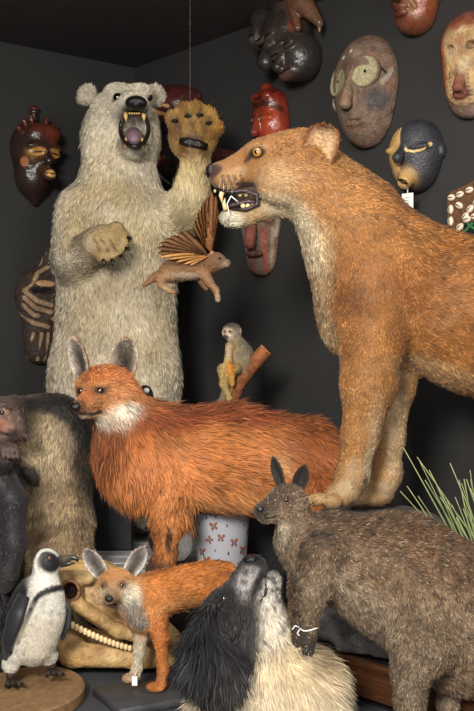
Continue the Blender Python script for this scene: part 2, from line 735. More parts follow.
def ear(name, mat, parent, base, tip, right, face, w, depth, cin, cout, crim, thick=0.006, prof=None, fur=None, nv=16, nu=12, bend=0.0, edge=4.0):
    """cupped ear from base to tip; right spans its width, face is where it opens"""
    base, tip = np.asarray(base), np.asarray(tip)
    right, face = unit(right), unit(face)
    prof = prof or (lambda v: (0.72 + 0.75 * v - 0.2 * v * v) * (1 - v ** 2.6) ** 0.75)
    out = MB()
    front, backs = [], []
    vv = np.linspace(0, 1, nv)
    uu = np.linspace(-1, 1, nu)
    for v in vv:
        hw = max(prof(v), 0.02) * w
        for u in uu:
            p = base + (tip - base) * v + right * u * hw - face * depth * (1 - u * u) * (hw / w) * (1 - 0.3 * v) + face * bend * v * v
            front.append(p)
            n = unit(face * 0.8 + right * -u * 0.8)
            backs.append(p - n * thick * (0.35 + 0.65 * (1 - u * u)) * (1 - 0.6 * v))
    V = np.array(front + backs)
    n0 = nv * nu
    C = np.zeros((2 * n0, 3))
    for i, v in enumerate(vv):
        for j, u in enumerate(uu):
            e_ = max(abs(u) ** edge, v ** (2 * edge))
            C[i * nu + j] = lin(cin) * (1 - e_) + lin(crim) * e_
            C[n0 + i * nu + j] = lin(cout)
    Q = []
    for i in range(nv - 1):
        for j in range(nu - 1):
            a, b, c, d = i * nu + j, i * nu + j + 1, (i + 1) * nu + j + 1, (i + 1) * nu + j
            Q.append((a, b, c, d))
            Q.append((n0 + d, n0 + c, n0 + b, n0 + a))
    ring = [j for j in range(nu)] + [i * nu + nu - 1 for i in range(1, nv)] + [(nv - 1) * nu + j for j in range(nu - 2, -1, -1)] + [i * nu for i in range(nv - 2, 0, -1)]
    for a, b in zip(ring, ring[1:] + ring[:1]):
        Q.append((b, a, n0 + a, n0 + b))
    Q = np.array(Q)
    faces, VV, CC = [Q], V, C
    if fur:
        fp = dict(fur)
        inner = fp.pop('inner', 0.6)
        Ln = np.ones(len(V))
        Ln[:n0] = inner
        dr = np.tile(tip - base, (len(V), 1))
        fv, fq, ft, fc = make_fur(V, Q, C, dr, Ln, **fp)
        faces = [np.concatenate([Q, fq + len(V)]), ft + len(V)]
        VV, CC = np.concatenate([V, fv]), np.concatenate([C, fc])
    return link(name, VV, faces, CC, mat, parent)


FUR = mat_attr('animal_fur', rough=0.55, spec=0.3, sheen=0.12, trans=0.1)
GLOSS = mat_attr('wet_nose', rough=0.22, spec=0.5, bump=0.3, bscale=500)
EYE = mat_attr('glass_eye', rough=0.05, spec=0.6, coat=1.0)
BONE = mat_attr('tooth_enamel', rough=0.35, spec=0.4)
HORN = mat_attr('dark_claw', rough=0.3, spec=0.5)


def eye(body, x, y, r, iris, parent, pupil=0.45, sink=0.35, rim=None, look=None, name='eye', slit=1.0):
    """glass eye set into the head at the seen spot"""
    c, n = body.hit(x, y)
    r = r * body.s
    look = unit(n) if look is None else unit(look)
    t = unit(np.cross(look, A(0.1, 0.2, 1)))
    axes = np.array([t, np.cross(look, t), look])
    ir, bk = lin(iris), lin((6, 5, 5))

    def colf(v):
        return bk if (v[0] ** 2 / slit ** 2 + v[1] ** 2 < pupil ** 2 and v[2] > 0) else (ir if v[0] ** 2 + v[1] ** 2 < 0.72 and v[2] > 0 else bk)
    m = MB().ball(c - look * r * sink, r, colf, axes, seg=24, rings=24)
    return m.build(name, EYE, parent)
# ================================================================== the room
TH = math.radians(39.0)
ZC = 5.6
CORNER = A(-102.0 / F * ZC, ZC, 0)
DL = A(-math.cos(TH), -math.sin(TH), 0)      # along the left wall, towards the viewer
DR = A(math.sin(TH), -math.cos(TH), 0)       # along the right wall, towards the viewer
NL = A(math.sin(TH), -math.cos(TH), 0)       # out of the left wall
NR = A(-math.cos(TH), -math.sin(TH), 0)      # out of the right wall
CEIL = CAMZ + (CY - 68) / F * ZC


def plaster(name, col, rough=0.75, bump=0.15, scale=35.0, var=0.12):
    m = bpy.data.materials.new(name)
    m.use_nodes = True
    nt = m.node_tree
    b = nt.nodes['Principled BSDF']
    b.inputs['Roughness'].default_value = rough
    b.inputs['Specular IOR Level'].default_value = 0.25
    tc = nt.nodes.new('ShaderNodeTexCoord')
    nz = nt.nodes.new('ShaderNodeTexNoise')
    nz.inputs['Scale'].default_value = 3.0
    nz.inputs['Detail'].default_value = 8
    nz.inputs['Roughness'].default_value = 0.7
    nt.links.new(tc.outputs['Object'], nz.inputs['Vector'])
    mx = nt.nodes.new('ShaderNodeMix')
    mx.data_type = 'RGBA'
    c = lin(col)
    mx.inputs['A'].default_value = (*(c * (1 - var)), 1)
    mx.inputs['B'].default_value = (*(c * (1 + var)), 1)
    nt.links.new(nz.outputs['Fac'], mx.inputs['Factor'])
    nt.links.new(mx.outputs['Result'], b.inputs['Base Color'])
    n2 = nt.nodes.new('ShaderNodeTexNoise')
    n2.inputs['Scale'].default_value = scale
    n2.inputs['Detail'].default_value = 4
    nt.links.new(tc.outputs['Object'], n2.inputs['Vector'])
    bp = nt.nodes.new('ShaderNodeBump')
    bp.inputs['Strength'].default_value = bump
    bp.inputs['Distance'].default_value = 0.01
    nt.links.new(n2.outputs['Fac'], bp.inputs['Height'])
    nt.links.new(bp.outputs['Normal'], b.inputs['Normal'])
    return m


WALLM = plaster('charcoal_wall_paint', (50, 49, 48))
CEILM = plaster('dark_ceiling_paint', (78, 74, 72))
FLOORM = plaster('dark_grey_carpet', (74, 75, 78), rough=0.95, bump=0.9, scale=420.0, var=0.35)


def slab(name, a, b, n, h0, h1, mat, th=0.08):
    """upright wall from a to b, its face towards n"""
    V = []
    for p in (a, b):
        for off in (0.0, -th):
            for h in (h0, h1):
                q = p + n * off
                V.append((q[0], q[1], h))
    Q = [(0, 1, 5, 4), (2, 6, 7, 3), (0, 2, 3, 1), (4, 5, 7, 6), (1, 3, 7, 5), (0, 4, 6, 2)]
    return tag(link(name, V, [np.array(Q)], None, mat, smooth=False), kind='structure')


LEND = CORNER + DL * 2.6
REND = CORNER + DR * 4.4
slab('wall_left', LEND, CORNER - DL * 0.08, NL, -0.02, CEIL + 0.02, WALLM)
slab('wall_right', CORNER, REND, NR, -0.02, CEIL + 0.02, WALLM)
poly = [LEND - NL * 0.0, CORNER, REND, A(2.4, 0.6, 0), A(-2.6, 0.6, 0)]
for nm, z0, z1, mt in (('floor', -0.06, 0.0, FLOORM), ('ceiling', CEIL, CEIL + 0.08, CEILM)):
    V = [(p[0], p[1], z0) for p in poly] + [(p[0], p[1], z1) for p in poly]
    me = bpy.data.meshes.new(nm)
    n = len(poly)
    fs = [tuple(range(n)), tuple(range(2 * n - 1, n - 1, -1))] + [(i, n + i, n + (i + 1) % n, (i + 1) % n) for i in range(n)]
    me.from_pydata(V, [], fs)
    me.materials.append(mt)
    o = bpy.data.objects.new(nm, me)
    COLL.objects.link(o)
    tag(o, kind='structure')

# ------------------------------------------------------------------ camera and light
cam = bpy.data.cameras.new('camera')
cam.sensor_fit = 'VERTICAL'
cam.sensor_height = 36.0
cam.lens = F / 711.0 * 36.0
camo = bpy.data.objects.new('camera', cam)
COLL.objects.link(camo)
camo.location = (0, 0, CAMZ)
camo.rotation_euler = (math.radians(90), 0, 0)
sc = bpy.context.scene
sc.camera = camo
sc.view_settings.view_transform = 'Standard'
sc.view_settings.look = 'None'
sc.view_settings.gamma = 1.0
sc.view_settings.use_curve_mapping = False
sc.view_settings.exposure = 0.0


def area(name, loc, look, size, power, col=(1, 1, 1), sy=None):
    l = bpy.data.lights.new(name, 'AREA')
    l.energy = power
    l.size = size
    l.color = col
    if sy:
        l.shape = 'RECTANGLE'
        l.size_y = sy
    o = bpy.data.objects.new(name, l)
    COLL.objects.link(o)
    o.location = loc
    d = Vector(look) - Vector(loc)
    o.rotation_euler = d.to_track_quat('-Z', 'Y').to_euler()
    return o


area('softbox_key', (-1.0, -0.9, 2.3), (0.1, 3.7, 0.9), 1.0, 300, (1.0, 0.96, 0.90))
area('softbox_side', (1.5, -0.6, 1.9), (-0.2, 3.8, 0.8), 0.9, 60, (1.0, 0.95, 0.88))
area('overhead_fill', (-0.1, 2.9, 2.38), (-0.1, 3.2, 0.0), 0.9, 16, (1.0, 0.95, 0.88))  # unseen overhead fill light, no fitting modelled
area('low_fill', (0.0, 0.2, 0.6), (0.0, 3.5, 0.4), 1.2, 16, (0.98, 0.98, 1.0))
w = bpy.data.worlds.new('room_ambient')
sc.world = w
w.use_nodes = True
w.node_tree.nodes['Background'].inputs[0].default_value = (0.5, 0.5, 0.52, 1)
w.node_tree.nodes['Background'].inputs[1].default_value = 0.2
# ================================================================== polar bear
def make_bear():
    B = Body(4.66, vox=0.0105, sig=0.03)
    W, Y, G = (214, 206, 188), (196, 176, 136), (164, 126, 74)
    down = (0, 1, 0)
    # trunk
    B.c((119, 150, 4), (118, 212, 0), 32, 48, W, 14, dir=down, fz=0.85)
    B.e((118, 238, 0), (57, 58, 44), W, 14, dir=down)
    B.c((117, 260, 4), (115, 380, 2), 57, 61, W, 16, dir=down, fz=0.75)
    B.c((115, 380, 2), (115, 470, 4), 61, 58, W, 16, dir=down, fz=0.78)
    for x in (86, 146):
        B.c((x, 460, 2), (x, 495, 0), 34, 25, W, 12, dir=down)
        B.e((x, 517, -14), (27, 11, 32), W, 10, dir=(0, 0.3, -1))
    # head, muzzle raised and mouth wide open
    B.e((121, 124, 4), (33, 37, 34), W, 10, dir=(0, 1, 0.3), L=0.55)
    B.e((98, 140, 2), (15, 26, 24), W, 10, dir=down, L=0.8)
    B.e((147, 138, 0), (12, 26, 22), W, 10, dir=down, L=0.8)
    B.c((126, 110, -22), (135, 106, -58), 19, 13, W, 8, dir=(-.2, -.4, 1), L=0.3)
    B.e((118, 92, -18), (14, 8, 16), W, 6, dir=(0, -.3, 1), L=0.4)
    B.e((140, 92, -20), (12, 8, 14), W, 6, dir=(0, -.3, 1), L=0.4)
    B.c((130, 146, -14), (135, 146, -40), 16, 12, W, 8, dir=(0, 1, .5), L=0.35)
    B.e((134, 127, -50), (13.5, 17, 34), (40, 22, 20), 3, sub=True, L=0)
    for sx, cx in ((-1, 87), (1, 155)):
        B.e((cx, 96, 14), (10, 11, 7), W, 5, rot=-20 * sx, dir=(0, -1, 0), L=0.6)
        B.e((cx + 1, 98, 6), (6, 7, 5), (150, 140, 122), 3, sub=True, L=0.4)
    # arm hanging forward
    B.c((83, 212, -4), (76, 256, -22), 25, 22, W, 12)
    B.c((76, 262, -22), (95, 246, -58), 21, 16, W, 8, L=0.9)
    B.e((104, 241, -68), (20, 15, 14), (172, 146, 104), 6, rot=-8, dir=(1, .3, 0), L=0.35)
    for i, (x, y) in enumerate(((103, 257), (110, 256), (117, 252), (122, 246), (124, 238))):
        B.c((x - 8, y - 9, -72), (x, y, -80), 7.5, 6, (160, 128, 84), 2.5, L=0.2)
    # raised arm, palm to the viewer
    B.c((160, 222, 2), (186, 212, -12), 26, 20, (205, 194, 166), 12, dir=(.6, -1, 0))
    B.c((188, 214, -12), (196, 165, -20), 20, 13.5, (206, 190, 150), 10, dir=(0, -1, 0))
    B.e((193, 137, -24), (24, 24, 11), G, 8, dir=(0, -1, 0), L=0.55)
    for x, y in ((174, 120), (184, 112), (197, 111), (209, 117), (215, 128)):
        B.e((x, y, -26), (8, 9.5, 9), G, 4, dir=(0, -1, 0), L=0.6)
    B.mesh()
    # coat staining, body shading painted into the coat, and dark skin
    B.paint(118, 330, 60, (190, 178, 150), 1.2, .55, ry=50)
    B.paint(100, 215, 40, (203, 190, 158), 1.0, .6)
    B.paint(150, 250, 30, (186, 170, 132), 1.2, .6, ry=40)
    B.paint(85, 350, 34, (186, 176, 158), 1.2, .5, ry=70)
    B.paint(120, 460, 60, (178, 168, 144), 1.0, .6, ry=50)
    B.paint(103, 162, 26, (200, 186, 154), 1.0, .5)
    B.paint(134, 128, 18, (38, 24, 22), .35, 1, L=0, ry=22, z=-46, rz=16)
    B.paint(135, 104, 9, (28, 24, 24), .4, 1, L=0, ry=8, z=-68, rz=10)
    B.paint(128, 104, 20, (190, 182, 166), .8, .6, L=.2, z=-40)
    B.paint(136, 110, 13, (34, 27, 26), .5, .95, ry=6, L=0, z=-60)
    B.paint(140, 152, 9, (52, 40, 36), .8, .7, ry=4, z=-48, L=.05)
    for x, y in ((117, 97), (149, 98)):
        B.paint(x, y, 7, (44, 36, 33), .6, .95, L=0, ry=5)
    for x, y in ((180, 128), (192, 124), (204, 126), (184, 150), (203, 152)):
        B.paint(x, y, 4.5, (92, 62, 36), .9, .8, ry=9)
    B.paint(193, 116, 26, (196, 160, 100), .8, .5, ry=7)
    for x, y, r in ((174, 134, 7), (212, 138, 6), (190, 155, 9), (205, 158, 6), (181, 108, 5), (198, 106, 5)):
        B.paint(x, y, r, (104, 72, 40), 1, .65)
    B.paint(193, 140, 14, (60, 44, 32), .7, .8, L=.1, ry=5)
    for x, y in ((175, 121), (188, 116), (200, 115), (209, 123)):
        B.paint(x, y, 5, (70, 52, 38), .7, .7, L=.1)
    B.paint(114, 248, 16, (180, 160, 118), .9, .7, L=.3)
    B.paint(90, 300, 30, (168, 152, 120), 1.2, .5, ry=40)
    B.paint(150, 320, 26, (172, 158, 128), 1.2, .5, ry=60)
    B.paint(120, 190, 44, (186, 166, 124), 1.2, .5, ry=14)
    B.paint(75, 235, 16, (176, 158, 118), 1.1, .5, ry=34)
    for i in range(26):
        B.paint(60 + 115 * rng.random(), 190 + 220 * rng.random(), 6 + 9 * rng.random(), ((150, 134, 104), (214, 206, 188))[i % 2], 1.3, .4)
    for x0 in (97, 105, 113):
        B.stroke([(x0 - 3, 240), (x0 + 3, 251)], 1.3, (70, 50, 34), .8, .7)
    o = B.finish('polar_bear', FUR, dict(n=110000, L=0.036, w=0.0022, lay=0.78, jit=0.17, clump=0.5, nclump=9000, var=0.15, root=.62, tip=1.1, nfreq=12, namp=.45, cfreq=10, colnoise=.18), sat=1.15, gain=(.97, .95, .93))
    tag(o, 'cream polar bear rearing upright with open mouth and one paw raised', 'polar bear')
    s = B.s
    eye(B, 117, 97, 4.6, (40, 22, 12), o, pupil=.8, sink=.2)
    eye(B, 149, 98, 4.2, (40, 22, 12), o, pupil=.8, sink=.2)
    n = B.P((136, 103, -66))
    m = MB().ball(n, A(10.5, 7, 7) * s, lin((24, 21, 22)), seg=20, rings=14)
    m.ball(B.P((132, 104, -72.5)), A(2.6, 2, 1.4) * s, lin((6, 5, 5))).ball(B.P((140, 104, -72.5)), A(2.6, 2, 1.4) * s, lin((6, 5, 5)))
    m.build('nose', GLOSS, o)
    # lips: dark rolled rim of the open mouth
    a = np.linspace(0, 2 * np.pi, 33)
    lip = np.array([B.P((134.5 + 14 * math.sin(t), 129 - 17.5 * math.cos(t), -52 + 6 * math.cos(t) + 10 * abs(math.sin(t)))) for t in a])
    MB().tube(lip, 2.2 * s, lin((30, 22, 22)), 8).build('lips', GLOSS, o)
    tg = MB()
    tg.tube([B.P(p) for p in ((134, 136, -20), (134, 133, -36), (134, 139, -50), (134, 143, -54))], A(7, 8, 7, 3) * s, lin((120, 96, 104)), 12, flat=(A(0, .5, .8), .4))
    tg.build('tongue', GLOSS, o)
    t = Each('tooth', BONE, o)
    iv = lin((205, 168, 110))
    for x in (125.5, 143.5):
        t.tube([B.P((x, 113, -54)), B.P((x + .3, 117, -57)), B.P((x + .6, 122, -56))], A(2.4, 1.9, .3) * s, iv, 8)
    for x in (126, 142.5):
        t.tube([B.P((x, 148, -46)), B.P((x, 142, -50)), B.P((x - .3, 137, -50))], A(2.4, 1.8, .3) * s, iv, 8)
    for i in range(5):
        t.ball(B.P((129.5 + i * 2.4, 113.5, -57)), A(1.2, 2, 1.2) * s, iv, seg=8, rings=6)
        t.ball(B.P((129.5 + i * 2.4, 146.5, -50)), A(1.3, 2.4, 1.2) * s, iv, seg=8, rings=6)
    cl = Each('claw', HORN, o)
    for x, y, dx, dy in ((103, 259, 1, 4), (111, 259, 2, 4), (119, 255, 4, 3), (124, 248, 5, 1), (126, 238, 5, 0)):
        cl.tube([B.P((x, y, -82)), B.P((x + dx, y + dy * .7, -87)), B.P((x + dx * 1.3, y + dy * 1.8, -88))], A(2.2, 1.7, .3) * s, lin((26, 22, 20)), 8)
    for x, y in ((173, 110), (184, 102), (198, 101), (211, 107), (219, 120)):
        cl.tube([B.P((x, y, -28)), B.P((x + (x - 193) * .1, y - 5, -33)), B.P((x + (x - 193) * .15, y - 8, -38))], A(2.2, 1.7, .3) * s, lin((60, 46, 34)), 8)
    pd = Each('paw_pad', GLOSS, o)
    bk = lin((28, 22, 20))
    pd.tube([B.P(p) for p in ((180, 141, -34), (188, 142, -36), (198, 144, -36), (207, 147, -34))], A(3.2, 4.4, 4.4, 3.4) * s, bk, 10, flat=(A(0, 1, 0), .5))
    for x, y in ((175, 121), (188, 116), (200, 115), (209, 123)):
        pd.ball(B.P((x, y, -34)), A(3.6, 3.8, 2) * s, bk, seg=10, rings=8)


make_bear()
# ================================================================== lioness
def make_lion():
    B = Body(3.45, vox=0.0062, sig=0.02)
    T, T2, Cr, Wh = (178, 116, 60), (196, 140, 84), (214, 178, 132), (226, 208, 184)
    back = (1, .35, 0)
    # head
    B.e((287, 164, 0), (36, 31, 33), (190, 134, 80), 10, dir=(1, .2, 0), L=.5)
    B.c((300, 158, 0), (262, 161, 0), 28, 21, (186, 128, 72), 8, dir=(1, -.1, 0), L=.35, fz=.95)
    B.c((262, 163, 0), (224, 176, 0), 22, 14.5, (186, 128, 74), 8, dir=(1, -.3, 0), L=.22, fz=.85)
    for z in (-11, 11):
        B.e((228, 180, z), (15, 11, 9), (206, 160, 108), 5, rot=8, dir=(1, .1, 0), L=.25)
    B.e((218, 174, 0), (9, 11, 10), (120, 76, 50), 5, L=.1)
    for z in (-17, 17):
        B.e((282, 184, z), (26, 22, 19), (208, 164, 118), 10, dir=(1, .5, 0), L=.55)
        B.e((257, 148, z), (11, 6, 6), (186, 130, 76), 6, rot=-20, dir=(1, -.4, 0), L=.3)
    B.c((280, 205, 0), (238, 218, 0), 12, 10, Cr, 5, dir=(1, .1, 0), L=.4, fz=1.2)
    B.e((231, 217, 0), (12, 10, 12), Wh, 5, dir=(1, .8, 0), L=.6)
    B.e((234, 201, 0), (25, 11.5, 15), (48, 30, 28), 3, rot=2, sub=True, L=0)
    B.e((214, 200, 0), (14, 7, 16), (48, 30, 28), 3, sub=True, L=0)
    # far ear
    B.e((303, 146, 24), (13, 13, 7), (150, 100, 56), 5, rot=-25, dir=(.3, -1, 0), L=.5)
    # neck, chest, body
    B.c((305, 172, 0), (352, 222, 0), 36, 52, T2, 14, dir=(1, .7, 0), L=.8, fz=.92)
    B.e((378, 278, 0), (60, 78, 56), T, 16, rot=-12, dir=(.8, .8, 0), L=.8)
    B.c((388, 281, 2), (480, 319, 4), 70, 73, T, 18, dir=(1, .4, 0), L=.8, fz=.8)
    B.c((480, 316, 4), (600, 358, -80), 74, 66, T, 18, dir=(1, .4, 0), fz=.78)
    B.e((612, 374, -98), (62, 78, 44), T, 16, dir=(.5, 1, 0))
    B.e((330, 250, 0), (24, 46, 30), (222, 190, 150), 14, rot=-12, dir=(.1, 1, 0), L=1.0)
    B.e((345, 315, 0), (26, 40, 36), (204, 152, 98), 14, dir=(.1, 1, 0), L=1.0)
    # near foreleg
    B.e((378, 292, -38), (40, 66, 26), T, 18, rot=6, dir=(.2, 1, 0), L=.7)
    B.chain([(372, 330, -40, 34), (369, 384, -40, 26), (360, 436, -38, 16.5), (353, 474, -38, 14.5), (346, 490, -42, 14)], (190, 134, 78), 10, L=.5)
    B.e((341, 496, -46), (17, 10.5, 16), (212, 170, 122), 5, dir=(-1, .2, 0), L=.4)
    for x, y, z in ((322, 500, -57), (316, 499.5, -46), (321, 499, -35), (333, 501.5, -64)):
        B.e((x, y, z), (9, 6.2, 5), (206, 164, 116), 1.6, dir=(-1, .2, 0), L=.35)
    # far foreleg
    B.chain([(396, 330, 16, 34), (395, 386, 18, 19), (388, 438, 20, 15), (387, 474, 20, 13.5), (381, 490, 16, 13)], (206, 156, 104), 10, L=.5)
    B.e((373, 496, 12), (19, 10, 17), (208, 166, 118), 6, dir=(-1, .2, 0), L=.4)
    for x, y, z in ((358, 499, 2), (355, 500, 12), (357, 500, 22)):
        B.e((x, y, z), (9, 7, 6.5), (218, 182, 138), 3, dir=(-1, .2, 0), L=.35)
    # hind legs, standing lower behind
    for z in (-132, -72):
        B.chain([(620, 400, z, 52), (606, 480, z, 34), (640, 560, z, 17), (628, 620, z, 15)], T, 12)
        B.e((612, 628, z), (24, 11, 18), T2, 6)
    B.chain([(666, 362, -128, 13), (682, 420, -140, 10), (686, 520, -144, 9)], T, 8)
    B.mesh()
    P = B.paint
    P(300, 225, 30, (224, 196, 160), .9, .9, ry=26, rot=40)
    P(285, 212, 22, (226, 204, 176), .8, .9, ry=14, rot=30)
    P(318, 275, 16, (222, 190, 150), .9, .8, ry=46)
    P(330, 335, 16, (218, 190, 150), .9, .8, ry=22)
    P(245, 160, 16, (176, 116, 64), .9, .6, ry=10, rot=-25)
    P(300, 150, 26, (176, 118, 62), .9, .7, ry=12)
    P(330, 195, 30, (180, 122, 66), .9, .6, rot=40)
    P(272, 180, 18, (212, 172, 128), .9, .7)
    P(238, 172, 10, (214, 172, 124), .8, .8, ry=5, rot=-20)
    P(229, 222, 14, (236, 226, 210), .7, 1, ry=10)
    P(280, 204, 24, (230, 206, 172), .9, .85, ry=9, rot=18)
    P(308, 240, 12, (234, 216, 188), .9, .8, ry=30, rot=-18)
    P(248, 190, 22, (50, 30, 28), .4, .85, ry=4, rot=4, L=0)
    P(214, 171, 9, (58, 36, 32), .6, .9, ry=8, L=.05)
    P(226, 190, 12, (214, 176, 132), .7, .8, ry=5)
    for i in range(4):
        for j in range(4):
            P(222 + j * 6 + i * 1.5, 176 + i * 4, 1.6, (70, 46, 34), .5, .75)
    P(257, 151, 10, (226, 190, 140), .7, .8, ry=4, z=-18, rot=-10)
    P(257, 152.5, 9, (30, 20, 17), .5, 1, ry=6, rot=-10, L=.05)
    P(248, 159, 6, (40, 26, 20), .7, .85, ry=2.6, rot=-45, L=.1)
    P(440, 290, 60, (150, 88, 40), 1.2, .5, ry=50)
    P(395, 230, 34, (206, 146, 84), 1.2, .55, ry=26, rot=35)
    P(360, 300, 26, (190, 126, 68), 1.2, .6, ry=60)
    P(425, 345, 60, (196, 132, 72), 1.0, .6, ry=24, rot=12)
    P(430, 372, 60, (214, 172, 122), .8, .8, ry=14, rot=14)
    P(400, 200, 40, (150, 92, 44), 1.2, .6, ry=12, rot=36)
    P(398, 430, 12, (226, 196, 160), .9, .8, ry=60)
    P(374, 440, 10, (222, 190, 152), .9, .7, ry=50, z=-30)
    P(360, 480, 16, (214, 180, 140), .9, .7, ry=22)
    P(388, 490, 12, (224, 198, 164), .9, .7, ry=10)
    P(352, 504, 5, (60, 46, 40), .8, .7, ry=4)
    P(366, 462, 6, (228, 208, 178), .9, .85, ry=28, z=-28)
    P(345, 488, 10, (226, 200, 164), .9, .7, ry=8)
    # shorter hair on the feet; gap shade between the toes painted as dark lines
    P(332, 498, 26, None, .8, 1, ry=14, L=.34)
    P(366, 498, 20, None, .8, 1, ry=12, L=.34)
    for a in ([(317, 504, -52), (319, 497, -52), (329, 492, -50)], [(316, 505, -41), (319, 497, -41), (329, 492, -41)], [(322, 506, -61), (326, 499, -61), (335, 494, -58)], [(353, 505, 7), (356, 497, 7), (364, 492, 7)]):
        B.stroke(a, 1.5, (92, 62, 40), .9, .85, L=.05)
    P(366, 480, 3, (70, 52, 42), 1, .7, ry=5)
    P(323, 337, 4, (236, 226, 208), .8, .9, ry=6)
    for i in range(34):
        P(340 + 130 * rng.random(), 180 + 210 * rng.random(), 8 + 14 * rng.random(), ((122, 72, 34), (206, 142, 80))[i % 2], 1.3, .35)
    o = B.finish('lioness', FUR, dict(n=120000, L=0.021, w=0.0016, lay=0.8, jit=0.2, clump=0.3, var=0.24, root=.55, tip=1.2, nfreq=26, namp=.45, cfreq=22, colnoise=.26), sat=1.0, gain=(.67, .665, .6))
    tag(o, 'large tan lioness in profile with bared mouth standing on the rock plinth', 'lioness')
    s = B.s
    eye(B, 257.5, 152.5, 5.2, (176, 116, 36), o, pupil=.45, sink=.25, look=unit(B.vec((-.35, -.05, -1))))
    EX, EY, EZ = B.ax
    ear('ear', FUR, o, B.P((318, 162, -33)), B.P((324, 124, -42)), EX * .97 - EZ * .2 + EY * .1, unit(-EX * .35 - EZ), 19 * s, 13 * s, (224, 192, 150), (160, 104, 52), (156, 92, 40),
        thick=.008, prof=lambda v: (0.72 + .42 * v) * max(1 - v ** 3.4, 0) ** .5, nv=20, nu=16, fur=dict(n=3400, L=.012, w=.0013, lay=.6, clump=.3, inner=.9))
    m = MB().ball(B.P((211, 171.5, 0)), A(5.6, 8, 8.5) * s, lin((30, 21, 21)), B.ax, seg=16, rings=12)
    for z in (-4, 4):
        m.ball(B.P((206, 173, z)), A(1.6, 2, 1.8) * s, lin((6, 4, 4)), B.ax, 8, 6)
    m.build('nose', GLOSS, o)
    iv = lin((214, 190, 140))
    t = Each('tooth', BONE, o)
    for z in (-9, 9):
        t.tube([B.P((223, 189, z)), B.P((221, 196, z)), B.P((222, 203, z))], A(3, 2.4, .4) * s, iv, 10)
        t.tube([B.P((226, 210, z * .9)), B.P((224, 204, z * .9)), B.P((225, 198, z * .9))], A(2.8, 2.0, .4) * s, iv, 10)
        for i in range(3):
            t.ball(B.P((240 + i * 6, 194, z * 1.1)), A(2.6, 2.8, 1.6) * s, iv, B.ax, 8, 6)
            t.ball(B.P((243 + i * 5, 206, z * 1.1)), A(2.6, 2.6, 1.6) * s, iv, B.ax, 8, 6)
    for i in range(4):
        t.ball(B.P((215, 191, -5 + i * 3.3)), A(1.3, 2, 1.3) * s, iv, B.ax, 8, 6)
    tg = MB().tube([B.P(p) for p in ((262, 204, 0), (248, 202, 0), (234, 205, 0), (226, 208, 0))], A(7, 7, 6, 3) * s, lin((70, 52, 54)), 12, flat=(A(0, 0, 1), .5))
    tg.build('tongue', GLOSS, o)
    # lip folds
    lp = MB()
    for z in (-1, 1):
        lp.tube([B.P(p) for p in ((216, 189, 9 * z), (230, 192, 14 * z), (246, 191, 16 * z), (257, 195, 17 * z), (258, 204, 16 * z), (246, 210, 14 * z), (232, 209, 11 * z))], A(1.2, 2, 2.4, 2.6, 2.6, 2.2, 1.4) * s, lin((44, 32, 32)), 8)
    lp.build('lips', GLOSS, o)
    # string of the tag caught in the mouth
    th = MB()
    wht = lin((225, 222, 215))
    th.tube([B.P(p) for p in ((231, 196, -20), (227, 204, -21), (229, 212, -20), (226, 219, -18))], .55 * s, wht, 6)
    th.tube([B.P(p) for p in ((231, 196, -20), (238, 202, -20))], .55 * s, wht, 6)
    tag(th.build('tag_string', mat_attr('white_cotton', .8), o), 'white tag string')
    wk = MB()
    for i in range(7):
        y0, x0 = 179 + (i % 4) * 3.4, 222 + (i % 5) * 4
        c = B.hit(x0, y0)[0]
        L = 16 + (i * 7) % 9
        wk.tube([c, c + (EX * -.2 * L * .5 + EZ * -.6 * L * .5 + EY * (.1 * L)) * s, c + (EX * -.1 * L - EZ * .8 * L + EY * (.35 * L)) * s], A(.2, .15, .06) * s, lin((225, 215, 200)), 5)
    wk.build('whiskers', mat_attr('white_cotton', .8), o)
    cw = Each('claw', HORN, o)
    for x, y, z in ((314, 503, -58), (311, 504, -46), (313, 504, -36), (350, 503, 2), (347, 504, 12)):
        cw.tube([B.P((x + 1, y - 1, z)), B.P((x - 2, y + .5, z))], A(1.6, .5) * s, lin((50, 40, 34)), 6)


make_lion()
